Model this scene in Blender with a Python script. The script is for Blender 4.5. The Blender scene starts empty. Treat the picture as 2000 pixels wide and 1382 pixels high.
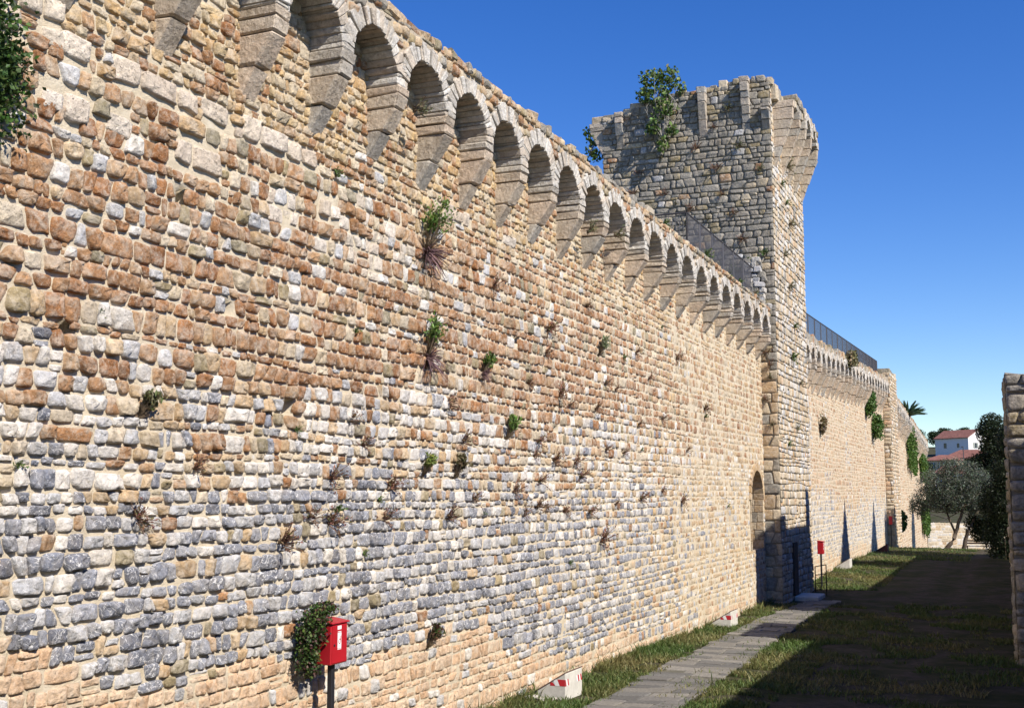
import bpy, math, random
import numpy as np
from mathutils import Vector
rng = np.random.default_rng(7)
R = math.radians
scene = bpy.context.scene
COL = scene.collection

# ------------------------------------------------------------------ camera, sky, sun, exposure
PITCH, YAW = 6.6708, 23.1477
CAM = np.array([8.7, 0.0, 4.0])
cd = bpy.data.cameras.new('camera'); cam = bpy.data.objects.new('camera', cd); COL.objects.link(cam)
cam.location = CAM; cam.rotation_euler = (R(90 + PITCH), 0, R(YAW))
cd.sensor_width = 36; cd.lens = 2300 / 2000 * 36; cd.clip_start = 0.1; cd.clip_end = 5000
scene.camera = cam
SUN_EL, SUN_AZ = 41.0, -23.0            # azimuth measured from +X towards +Y
sd = np.array([math.cos(R(SUN_EL)) * math.cos(R(SUN_AZ)), math.cos(R(SUN_EL)) * math.sin(R(SUN_AZ)), math.sin(R(SUN_EL))])
world = bpy.data.worlds.new('World'); scene.world = world; world.use_nodes = True
wn = world.node_tree; bg = wn.nodes['Background']
sky = wn.nodes.new('ShaderNodeTexSky'); sky.sky_type = 'NISHITA'; sky.sun_disc = False
sky.sun_elevation = R(SUN_EL); sky.sun_rotation = R(90 - SUN_AZ)
sky.altitude = 400; sky.air_density = 1.0; sky.dust_density = 0.0; sky.ozone_density = 4.0
hs = wn.nodes.new('ShaderNodeHueSaturation'); hs.inputs['Saturation'].default_value = 1.31; hs.inputs['Hue'].default_value = 0.517
wn.links.new(sky.outputs[0], hs.inputs['Color']); wn.links.new(hs.outputs[0], bg.inputs[0]); bg.inputs[1].default_value = 0.11
sl = bpy.data.lights.new('sun', 'SUN'); sl.energy = 5.0; sl.angle = R(0.53); sl.color = (1.0, 0.93, 0.82)
so = bpy.data.objects.new('sun', sl); COL.objects.link(so); so.location = (60, -20, 60)
so.rotation_euler = Vector(-sd).to_track_quat('-Z', 'Y').to_euler()
vs = scene.view_settings; vs.view_transform = 'Standard'; vs.look = 'None'; vs.exposure = 0.55; vs.gamma = 1.0
scene.cycles.max_bounces = 4; scene.cycles.diffuse_bounces = 2

# ------------------------------------------------------------------ camera measure (only to choose which stones show largest)
_p, _t = R(PITCH), R(YAW)
_F = np.array([-math.sin(_t) * math.cos(_p), math.cos(_t) * math.cos(_p), math.sin(_p)])
_R = np.array([math.cos(_t), math.sin(_t), 0]); _U = np.cross(_R, _F)
def project(P):
    v = np.asarray(P) - CAM; z = v @ _F
    return 1000 + 2300 * (v @ _R) / z, 691 - 2300 * (v @ _U) / z, z

# ------------------------------------------------------------------ helpers
def smooth(a, b, x):
    t = np.clip((x - a) / (b - a), 0, 1); return t * t * (3 - 2 * t)
class SNoise:
    def __init__(self, seed, n=7, f0=.5, f1=2.5):
        r = np.random.default_rng(seed); a = r.uniform(0, 6.28, n); f = r.uniform(f0, f1, n)
        self.k = np.stack([np.cos(a) * f, np.sin(a) * f], 1); self.ph = r.uniform(0, 6.28, n); self.n = n
    def __call__(self, u, v=0.0):
        u = np.asarray(u, float); v = np.asarray(v, float) + 0 * u
        s = 0
        for k, p in zip(self.k, self.ph): s = s + np.sin(k[0] * u + k[1] * v + p)
        return s / math.sqrt(self.n / 2) * .5          # roughly -1..1
def np_mesh(name, V, polys, mat, tint=None, kind=None, smooth_shade=False):
    """V (n,3); polys: list of int arrays (m,k)"""
    me = bpy.data.meshes.new(name)
    V = np.ascontiguousarray(V, dtype=np.float32)
    me.vertices.add(len(V)); me.vertices.foreach_set('co', V.ravel())
    polys = [np.asarray(p, np.int32) for p in polys if len(p)]
    tot = sum(p.size for p in polys); npoly = sum(len(p) for p in polys)
    me.loops.add(tot); me.polygons.add(npoly)
    me.loops.foreach_set('vertex_index', np.concatenate([p.ravel() for p in polys]))
    st, o = [], 0
    for p in polys:
        st.append(o + np.arange(len(p)) * p.shape[1]); o += p.size
    me.polygons.foreach_set('loop_start', np.concatenate(st).astype(np.int32))
    me.polygons.foreach_set('use_smooth', np.full(npoly, smooth_shade, bool))
    if tint is not None:
        a = me.attributes.new('tint', 'FLOAT_COLOR', 'POINT'); t = np.ones((len(V), 4), np.float32); t[:, :3] = tint
        a.data.foreach_set('color', t.ravel())
    if kind is not None:
        a = me.attributes.new('kind', 'FLOAT_COLOR', 'POINT'); t = np.ones((len(V), 4), np.float32); t[:, :3] = kind
        a.data.foreach_set('color', t.ravel())
    if mat: me.materials.append(mat)
    me.update(calc_edges=True); me.validate()
    return me
WLOC = {}
def put(name, me, parent=None, loc=(0, 0, 0)):
    """link a mesh whose vertices are relative to loc (world)"""
    o = bpy.data.objects.new(name, me); COL.objects.link(o)
    loc = np.array(loc, float); WLOC[o.name] = loc
    if parent is not None:
        o.parent = parent; o.location = loc - WLOC[parent.name]
    else: o.location = loc
    return o
def tag(o, label=None, cat=None, group=None, kind=None):
    if label: o['label'] = label
    if cat: o['category'] = cat
    if group: o['group'] = group
    if kind: o['kind'] = kind
    return o
def thing(name, loc, label, cat, group=None):
    return tag(put(name, None, None, loc), label, cat, group)

# beveled box template, warped to 8 corners; corner index = sx + 2*sy + 4*sz
def _bevel_template():
    import bmesh
    bm = bmesh.new(); sg = []
    for c in range(8):
        s = [1 if c >> k & 1 else -1 for k in range(3)]
        for ax in range(3):
            bm.verts.new([s[k] * (1.0 if k == ax else .8) for k in range(3)]); sg.append((s, ax))
    bmesh.ops.convex_hull(bm, input=bm.verts); bmesh.ops.dissolve_limit(bm, angle_limit=.01, verts=bm.verts, edges=bm.edges)
    bm.verts.ensure_lookup_table()
    P = np.array([v.co for v in bm.verts]); T = [[v.index for v in f.verts] for f in bm.faces]; bm.free()
    S = np.sign(P); FL = np.abs(P) > .95
    return S, FL, np.array([f for f in T if len(f) == 3]), np.array([f for f in T if len(f) == 4])
BS, BF, BT3, BT4 = _bevel_template()
def bev_boxes(c8, bevel, jit=0.0, r=rng):
    """c8 (M,8,3) -> V (M,24,3)"""
    c8 = np.asarray(c8, float); M = len(c8)
    ex = np.linalg.norm(c8[:, 1] - c8[:, 0], axis=1); ey = np.linalg.norm(c8[:, 2] - c8[:, 0], axis=1); ez = np.linalg.norm(c8[:, 4] - c8[:, 0], axis=1)
    size = np.maximum(np.stack([ex, ey, ez], 1), 1e-4)
    b = np.minimum(2 * bevel / size, .6)
    U = BS[None] * np.where(BF[None], 1.0, 1 - b[:, None, :])
    w = (U + 1) / 2
    V = np.zeros((M, 24, 3))
    for c in range(8):
        k = np.ones((M, 24))
        for ax in range(3): k = k * (w[:, :, ax] if c >> ax & 1 else 1 - w[:, :, ax])
        V += k[:, :, None] * c8[:, None, c]
    if jit: V += r.normal(0, jit, V.shape)
    return V
def boxes_mesh(name, c8, bevel, mat, jit=0, tint=None, kind=None, origin=(0, 0, 0)):
    V = bev_boxes(c8, bevel, jit); M = len(V); off = (np.arange(M) * 24)[:, None, None]
    t = None if tint is None else np.repeat(np.broadcast_to(np.asarray(tint, float), (M, 3)), 24, 0)
    k = None if kind is None else np.repeat(np.broadcast_to(np.asarray(kind, float), (M, 3)), 24, 0)
    return np_mesh(name, V.reshape(-1, 3) - np.array(origin), [(BT3[None] + off).reshape(-1, 3), (BT4[None] + off).reshape(-1, 4)], mat, t, k)
def abox(x0, x1, y0, y1, z0, z1):
    return np.array([[(x1 if c & 1 else x0), (y1 if c & 2 else y0), (z1 if c & 4 else z0)] for c in range(8)], float)
def box_part(name, ext, mat, parent=None, bevel=.01, jit=0, tint=None, kind=None):
    o = np.array([(ext[0] + ext[1]) / 2, (ext[2] + ext[3]) / 2, ext[4]])
    return put(name, boxes_mesh(name, [abox(*ext)], bevel, mat, jit, tint, kind, o), parent, o)
def tube(path, rad, n=6):
    """-> V, quads ; path (k,3), rad (k,)"""
    P = np.asarray(path, float); k = len(P); rad = np.broadcast_to(rad, (k,))
    T = np.gradient(P, axis=0); T /= np.linalg.norm(T, axis=1)[:, None] + 1e-9
    ref = np.where(np.abs(T[:, 2:3]) > .9, np.array([[1., 0, 0]]), np.array([[0, 0, 1.]]))
    A = np.cross(T, ref); A /= np.linalg.norm(A, axis=1)[:, None]; B = np.cross(T, A)
    a = np.arange(n) * 2 * math.pi / n
    V = P[:, None] + rad[:, None, None] * (np.cos(a)[None, :, None] * A[:, None] + np.sin(a)[None, :, None] * B[:, None])
    i = np.arange(k - 1)[:, None] * n; j = np.arange(n)[None]; j2 = (j + 1) % n
    Q = np.stack([i + j, i + j2, i + n + j2, i + n + j], -1).reshape(-1, 4)
    return V.reshape(-1, 3), Q
class Geo:
    """collects vertices / polygons / tints of one part"""
    def __init__(s): s.V, s.P, s.T, s.n = [], {3: [], 4: []}, [], 0
    def add(s, V, polys, tint=(1, 1, 1)):
        V = np.asarray(V, float); s.V.append(V); s.T.append(np.broadcast_to(np.asarray(tint, float), (len(V), 3)))
        for p in polys:
            p = np.asarray(p)
            if len(p): s.P[p.shape[1]].append(p + s.n)
        s.n += len(V)
    def tube(s, path, rad, n=6, tint=(1, 1, 1)):
        V, Q = tube(path, rad, n); s.add(V, [Q], tint)
    def box(s, ext, tint=(1, 1, 1)):
        c = abox(*ext); s.add(c, [np.array([[0, 2, 3, 1], [4, 5, 7, 6], [0, 1, 5, 4], [2, 6, 7, 3], [0, 4, 6, 2], [1, 3, 7, 5]])], tint)
    def mesh(s, name, mat, origin=(0, 0, 0), sm=False):
        return np_mesh(name, np.concatenate(s.V) - np.array(origin), [np.concatenate(s.P[k]) for k in (3, 4) if s.P[k]], mat, np.concatenate(s.T), None, sm)

# ------------------------------------------------------------------ materials
def new_mat(name, rough=.9, spec=.2):
    m = bpy.data.materials.new(name); m.use_nodes = True; nt = m.node_tree
    b = nt.nodes['Principled BSDF']; b.inputs['Roughness'].default_value = rough; b.inputs['Specular IOR Level'].default_value = spec
    return m, nt, b
def N(nt, t, **kw):
    n = nt.nodes.new(t)
    for k, v in kw.items():
        if isinstance(k, str) and k.startswith('i_'): n.inputs[k[2:]].default_value = v
        else: setattr(n, k, v)
    return n
def noise(nt, pos, scale, detail=4, rough=.55, dist=0):
    n = N(nt, 'ShaderNodeTexNoise'); n.inputs['Scale'].default_value = scale; n.inputs['Detail'].default_value = detail
    n.inputs['Roughness'].default_value = rough; n.inputs['Distortion'].default_value = dist; nt.links.new(pos, n.inputs['Vector']); return n.outputs['Fac']
def math_n(nt, op, a, b=None, c=None):
    n = N(nt, 'ShaderNodeMath', operation=op)
    for i, v in enumerate((a, b, c)):
        if v is None: continue
        if hasattr(v, 'links'): nt.links.new(v, n.inputs[i])
        else: n.inputs[i].default_value = v
    return n.outputs[0]
def maprange(nt, v, a, b, c, d):
    n = N(nt, 'ShaderNodeMapRange'); nt.links.new(v, n.inputs[0])
    for i, q in enumerate((a, b, c, d)): n.inputs[i + 1].default_value = q
    return n.outputs[0]
def mixc(nt, f, a, b, mode='MIX'):
    n = N(nt, 'ShaderNodeMix', data_type='RGBA', blend_type=mode)
    for sock, v in ((n.inputs[0], f), (n.inputs[6], a), (n.inputs[7], b)):
        if hasattr(v, 'links'): nt.links.new(v, sock)
        elif isinstance(v, (int, float)): sock.default_value = v
        else: sock.default_value = (*v, 1)
    return n.outputs[2]
def bump(nt, b, h, strength, dist):
    n = N(nt, 'ShaderNodeBump'); n.inputs['Strength'].default_value = strength; n.inputs['Distance'].default_value = dist
    nt.links.new(h, n.inputs['Height']); nt.links.new(n.outputs[0], b.inputs['Normal'])
def geopos(nt): return N(nt, 'ShaderNodeNewGeometry').outputs['Position']

def stone_mat():
    m, nt, b = new_mat('weathered_stone', .92, .15)
    pos = geopos(nt); L = nt.links.new
    tint = N(nt, 'ShaderNodeAttribute', attribute_name='tint').outputs['Color']
    kd = N(nt, 'ShaderNodeSeparateColor'); L(N(nt, 'ShaderNodeAttribute', attribute_name='kind').outputs['Color'], kd.inputs[0])
    pat, vein, pit = kd.outputs[0], kd.outputs[1], kd.outputs[2]
    c = mixc(nt, 1.0, tint, mixc(nt, maprange(nt, noise(nt, pos, 11, 5, .65), .3, .7, 0, 1), (.66, .64, .62), (1.28, 1.26, 1.24)), 'MULTIPLY')
    # fine grain
    c = mixc(nt, 1.0, c, mixc(nt, maprange(nt, noise(nt, pos, 70, 3, .7), .3, .7, 0, 1), (.82, .81, .8), (1.16, 1.16, 1.16)), 'MULTIPLY')
    # pale lime / lichen film
    f = math_n(nt, 'MULTIPLY', maprange(nt, noise(nt, pos, 6.5, 7, .7, .6), .45, .62, 0, .9), pat)
    c = mixc(nt, f, c, (.56, .49, .40))
    f = math_n(nt, 'MULTIPLY', maprange(nt, noise(nt, pos, 34, 5, .8, .5), .585, .65, 0, .75), math_n(nt, 'MULTIPLY', pat, 1.3))
    c = mixc(nt, f, c, (.60, .53, .44))
    # white calcite veins
    v1 = math_n(nt, 'ABSOLUTE', math_n(nt, 'SUBTRACT', noise(nt, pos, 5.5, 3, .5, 1.2), .5))
    v2 = math_n(nt, 'ABSOLUTE', math_n(nt, 'SUBTRACT', noise(nt, pos, 13, 2, .5, 2.0), .52))
    vv = math_n(nt, 'MAXIMUM', maprange(nt, v1, .003, .014, 1, 0), maprange(nt, v2, .002, .014, .45, 0))
    c = mixc(nt, math_n(nt, 'MULTIPLY', vv, vein), c, (.66, .65, .64))
    # iron stains
    f = math_n(nt, 'MULTIPLY', maprange(nt, noise(nt, pos, 3.3, 4, .6, .3), .6, .74, 0, .45), pat)
    c = mixc(nt, f, c, (.40, .24, .11))
    # pores
    po = math_n(nt, 'MULTIPLY', maprange(nt, noise(nt, pos, 26, 5, .75, .4), .60, .68, 0, 1), pit)
    c = mixc(nt, math_n(nt, 'MULTIPLY', po, .55), c, (.25, .20, .15))
    L(c, b.inputs['Base Color'])
    h = math_n(nt, 'ADD', math_n(nt, 'MULTIPLY', noise(nt, pos, 22, 6, .7), 1.0), math_n(nt, 'MULTIPLY', po, -1.1))
    h = math_n(nt, 'ADD', h, math_n(nt, 'MULTIPLY', noise(nt, pos, 7, 3, .6), 1.2))
    bump(nt, b, h, .85, .03)
    return m
def mortar_mat(name, a, bcol, sc=5):
    m, nt, b = new_mat(name, .95, .1); pos = geopos(nt)
    c = mixc(nt, maprange(nt, noise(nt, pos, sc, 6, .65), .35, .68, 0, 1), a, bcol)
    c = mixc(nt, maprange(nt, noise(nt, pos, 1.1, 4, .6), .5, .75, 0, .4), c, (.33, .28, .22))
    nt.links.new(c, b.inputs['Base Color']); bump(nt, b, noise(nt, pos, 30, 6, .75), .9, .03); return m
STONE = stone_mat()
MORTAR = mortar_mat('lime_mortar', (.56, .47, .335), (.66, .58, .45))
MORTAR_D = mortar_mat('old_mortar', (.22, .195, .155), (.33, .295, .235))
def leaf_mat(name, trans=.25, rough=.5):
    m, nt, b = new_mat(name, rough, .3)
    t = N(nt, 'ShaderNodeAttribute', attribute_name='tint').outputs['Color']
    nt.links.new(t, b.inputs['Base Color'])
    tr = N(nt, 'ShaderNodeBsdfTranslucent'); nt.links.new(t, tr.inputs[0])
    mx = N(nt, 'ShaderNodeMixShader'); mx.inputs[0].default_value = trans
    out = nt.nodes['Material Output']; nt.links.new(b.outputs[0], mx.inputs[1]); nt.links.new(tr.outputs[0], mx.inputs[2]); nt.links.new(mx.outputs[0], out.inputs[0])
    return m
LEAF = leaf_mat('leaf')
def plain(name, col, rough=.6, metal=0, var=.12, sc=8, bmp=0):
    m, nt, b = new_mat(name, rough, .4); b.inputs['Metallic'].default_value = metal; pos = geopos(nt)
    f = maprange(nt, noise(nt, pos, sc, 5, .6), .3, .7, 0, 1)
    c = mixc(nt, f, tuple(q * (1 - var) for q in col), tuple(min(1, q * (1 + var)) for q in col)); nt.links.new(c, b.inputs['Base Color'])
    if bmp: bump(nt, b, noise(nt, pos, sc * 6, 5, .7), .6, bmp)
    return m
def tint_mat(name, rough=.8):
    m, nt, b = new_mat(name, rough, .2); pos = geopos(nt)
    t = N(nt, 'ShaderNodeAttribute', attribute_name='tint').outputs['Color']
    c = mixc(nt, 1.0, t, mixc(nt, maprange(nt, noise(nt, pos, 18, 5, .65), .3, .7, 0, 1), (.72, .72, .72), (1.25, 1.25, 1.25)), 'MULTIPLY')
    nt.links.new(c, b.inputs['Base Color']); bump(nt, b, noise(nt, pos, 40, 4, .7), .5, .02); return m
TINT = tint_mat('tinted')
IRON = plain('dark_iron', (.025, .025, .03), .5, .3)
RAILM = plain('grey_railing_steel', (.075, .07, .075), .5, .3)
REDP = plain('red_enamel', (.38, .012, .02), .4, 0, .08, 3)
CONC = plain('pale_concrete', (.55, .53, .48), .85, 0, .14, 7, .01)
BARK = plain('bark', (.10, .075, .055), .9, 0, .35, 12, .03)
WOOD = plain('dark_wood', (.06, .04, .03), .8, 0, .3, 10)
WHITE = plain('white_paper', (.78, .78, .78), .6, 0, .04)

# ------------------------------------------------------------------ terrain
_gy = np.array([-80, 10, 21, 28, 36, 44, 50, 56, 64, 86, 100, 140, 180, 250, 330, 400, 450, 800, 3000.])
_gv = np.array([.3, .3, .16, .08, 0, -.1, -.1, 0, .25, .15, -.6, -2.4, -2, 2, 8, 15, 20, 30, 40.])
_gn = SNoise(3, 8, .5, 2.2); _gn2 = SNoise(4, 8, 2, 7)
def gz(x, y):
    x = np.asarray(x, float); y = np.asarray(y, float)
    near = 1 - smooth(70, 130, y)
    return np.interp(y, _gy, _gv) + near * (.035 * _gn(x, y) + .012 * _gn2(x, y)) - .04 * near * np.exp(-((x - 6.0) / 1.0) ** 2)
def grid_mesh(name, X, Y, zf, mat):
    XX, YY = np.meshgrid(X, Y); V = np.stack([XX, YY, zf(XX, YY)], -1).reshape(-1, 3); n = len(X)
    i = np.arange(len(Y) - 1)[:, None] * n + np.arange(n - 1)[None]
    return np_mesh(name, V, [np.stack([i, i + 1, i + n + 1, i + n], -1).reshape(-1, 4)], mat, smooth_shade=True)
def ground_mat():
    m, nt, b = new_mat('yard_earth', .95, .1); pos = geopos(nt)
    sx = N(nt, 'ShaderNodeSeparateXYZ'); nt.links.new(pos, sx.inputs[0])
    grass = mixc(nt, maprange(nt, noise(nt, pos, 2.2, 5, .6), .35, .65, 0, 1), (.032, .042, .015), (.07, .066, .03))
    dirt = mixc(nt, maprange(nt, noise(nt, pos, 5, 6, .7), .35, .65, 0, 1), (.062, .051, .038), (.115, .096, .072))
    f = maprange(nt, noise(nt, pos, .55, 5, .65, .3), .46, .6, 0, .95)
    # worn wheel tracks in the middle of the yard
    tr = math_n(nt, 'ABSOLUTE', math_n(nt, 'SUBTRACT', sx.outputs[0], 5.6))
    tr = math_n(nt, 'ABSOLUTE', math_n(nt, 'SUBTRACT', tr, .75))
    tr = math_n(nt, 'MULTIPLY', maprange(nt, tr, .15, .6, 1, 0), maprange(nt, noise(nt, pos, 1.3, 4, .6), .4, .55, 0, 1))
    f = math_n(nt, 'MAXIMUM', f, tr)
    nt.links.new(mixc(nt, f, grass, dirt), b.inputs['Base Color'])
    bump(nt, b, noise(nt, pos, 14, 6, .75), 1.0, .06); return m
GX = np.unique(np.concatenate([np.array([-900, -400, -150, -60, -25, -12, -6]), np.arange(-3, 13, .22), np.array([14, 18, 25, 40, 80, 200, 500, 1200.])]))
GY = np.unique(np.concatenate([np.array([-80, -40, -15, -5, 5, 12]), np.arange(16, 62, .25), np.arange(62, 150, 1.5), np.array([160, 180, 210, 250, 290, 330, 365, 400, 450, 600, 800, 1500, 3000.])]))
tag(put('ground', grid_mesh('ground', GX, GY, gz, ground_mat())), kind='structure')

# ------------------------------------------------------------------ stone facing
PAL = dict(
    brown=[(.305, .148, .064), (.25, .115, .048), (.355, .205, .105), (.29, .155, .076), (.38, .25, .145)],
    tan=[(.45, .33, .20), (.41, .29, .17), (.48, .37, .245)],
    yellow=[(.46, .33, .175), (.41, .27, .135), (.49, .38, .23)],
    white=[(.60, .57, .52), (.55, .53, .50), (.63, .61, .58)],
    lgrey=[(.40, .405, .42), (.36, .37, .39), (.47, .47, .475)],
    blue=[(.175, .19, .235), (.22, .235, .28), (.145, .155, .19), (.27, .28, .315)],
    olive=[(.29, .235, .135), (.25, .22, .15)],
    pink=[(.56, .39, .255), (.52, .345, .215), (.60, .46, .33)],
    trav=[(.58, .51, .42), (.62, .56, .49), (.54, .45, .36)],
    tgrey=[(.255, .245, .22), (.21, .205, .185), (.29, .275, .24), (.235, .215, .18)],
    cream=[(.50, .425, .31), (.46, .38, .265), (.53, .46, .355)],
)
KIND = dict(brown=(.62, .10, .1), tan=(.6, 0, .2), yellow=(.6, 0, .3), white=(.5, .2, .2), lgrey=(.45, .8, 0), blue=(.25, 1, 0), olive=(.5, 0, .1),
            pink=(.5, 0, .8), trav=(.35, 0, 1.0), tgrey=(.5, 0, .35), cream=(.5, 0, .4))
NAMES = list(PAL)
def pick(prob, r):
    """prob (M,len(NAMES)) -> tint, kind, id"""
    prob = np.maximum(prob, 0); prob = prob / prob.sum(1, keepdims=True)
    idx = (r.random(len(prob))[:, None] > np.cumsum(prob, 1)).sum(1).clip(0, len(NAMES) - 1)
    T = np.zeros((len(idx), 3)); K = np.zeros((len(idx), 3))
    for i, n in enumerate(NAMES):
        s = np.where(idx == i)[0]
        if len(s) == 0: continue
        P = np.array(PAL[n]); a = P[r.integers(len(P), size=len(s))]; c = P[r.integers(len(P), size=len(s))]
        t = r.random((len(s), 1)); T[s] = (a * t + c * (1 - t)) * r.uniform(.85, 1.15, (len(s), 1)); K[s] = KIND[n]
    return T, K, idx
def courses(u0, u1, v0, v1, hm, hs, wm, ws, r, amp=.03, gap=.014, split=.06):
    """irregular coursed rubble: quads (M,4,2) in face coordinates"""
    quads = []; v = v0; k = 0
    fr = r.uniform(.25, .6)
    prev = lambda u: v0 + 0 * u
    while v < v1 - hm * .4:
        h = max(hm * .55, r.normal(hm, hs)); v2 = v + h
        if v2 > v1 - hm * .4: v2 = v1
        nn = SNoise(int(r.integers(1 << 30)), 5, .25, 1.6); a = amp
        cur = (lambda u, vv=v2, nn=nn, a=a: vv + a * nn(u)) if v2 < v1 else (lambda u, vv=v1: vv + 0 * u)
        us = [u0]
        while us[-1] < u1:
            w = wm * math.exp(r.normal(0, ws)) * (.75 + .25 * h / hm)
            us.append(us[-1] + max(w, wm * .38))
        us = np.array(us); us[-1] = u1
        if len(us) > 2 and us[-1] - us[-2] < wm * .4: us = np.delete(us, -2)
        tl = r.normal(0, h * .11, len(us)); tl[0] = tl[-1] = 0
        a, b = us[:-1], us[1:]; ta, tb = tl[:-1], tl[1:]
        q = np.stack([np.stack([a - ta, prev(a)], 1), np.stack([b - tb, prev(b)], 1), np.stack([b + tb, cur(b)], 1), np.stack([a + ta, cur(a)], 1)], 1)
        sp = r.random(len(q)) < split
        if sp.any():
            s = q[sp]; t = r.uniform(.35, .65, (len(s), 1)); ml = s[:, 0] * (1 - t) + s[:, 3] * t; mr = s[:, 1] * (1 - t) + s[:, 2] * t
            q = np.concatenate([q[~sp], np.stack([s[:, 0], s[:, 1], mr, ml], 1), np.stack([ml, mr, s[:, 2], s[:, 3]], 1)])
        quads.append(q); prev = cur; v = v2; k += 1
    q = np.concatenate(quads)
    q[:, :, 1] += r.normal(0, .055, (len(q), 1)) * hm; q[:, :, 0] += r.normal(0, .03, (len(q), 1)) * wm
    c = q.mean(1, keepdims=True); d = q - c
    half = np.maximum(np.abs(d), .02)
    g = gap * r.uniform(.5, 1.7, (len(q), 1, 1))
    return c + d * np.maximum(1 - g / half, .45) + r.normal(0, gap * .35, q.shape)
def stone_verts(q, h, nexp, na, radii, prof, r, rough=.12):
    """q (M,4,2) corners, h (M) relief -> local V (M,K,3) (u,v,w)"""
    M = len(q); a = np.arange(na) * 2 * math.pi / na + .13
    c, s = np.cos(a)[None], np.sin(a)[None]; e = (2.0 / nexp)[:, None]
    ou = np.sign(c) * np.abs(c) ** e; ov = np.sign(s) * np.abs(s) ** e
    ol = 1 + r.normal(0, .045, (M, na))
    rr = np.array(radii); U = [np.zeros((M, 1))]; Vv = [np.zeros((M, 1))]; Wp = [np.full((M, 1), 1.0)]
    for i, ra in enumerate(rr):
        j = 1 + r.normal(0, .03, (M, na)) if i < len(rr) - 1 else 1
        U.append(ou * ra * np.minimum(ol * j, 1.06)); Vv.append(ov * ra * np.minimum(ol * j, 1.06)); Wp.append(np.full((M, na), prof[i]))
    U = np.concatenate(U, 1); Vv = np.concatenate(Vv, 1); Wp = np.concatenate(Wp, 1)
    tu, tv = r.normal(0, .16, (M, 1)), r.normal(.02, .16, (M, 1))
    W = h[:, None] * (Wp + np.where(Wp > 0, Wp * (tu * U + tv * Vv) + r.normal(0, rough, U.shape) * Wp, 0))
    w0 = (1 - U) * (1 - Vv) / 4; w1 = (1 + U) * (1 - Vv) / 4; w2 = (1 + U) * (1 + Vv) / 4; w3 = (1 - U) * (1 + Vv) / 4
    P = w0[..., None] * q[:, None, 0] + w1[..., None] * q[:, None, 1] + w2[..., None] * q[:, None, 2] + w3[..., None] * q[:, None, 3]
    return np.concatenate([P, W[..., None]], -1)
def stone_faces(na, nr):
    j = np.arange(na); j2 = (j + 1) % na
    tri = np.stack([0 * j, 1 + j, 1 + j2], 1)
    qd = [np.stack([1 + i * na + j, 1 + (i + 1) * na + j, 1 + (i + 1) * na + j2, 1 + i * na + j2], 1) for i in range(nr - 1)]
    return tri, np.concatenate(qd)
LOD = {2: (14, [.45, .74, .92, 1.0], [1.0, .93, .66, -.25]), 1: (10, [.58, .88, 1.0], [.98, .72, -.2]), 0: (8, [.7, 1.0], [.95, -.12])}
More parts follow.
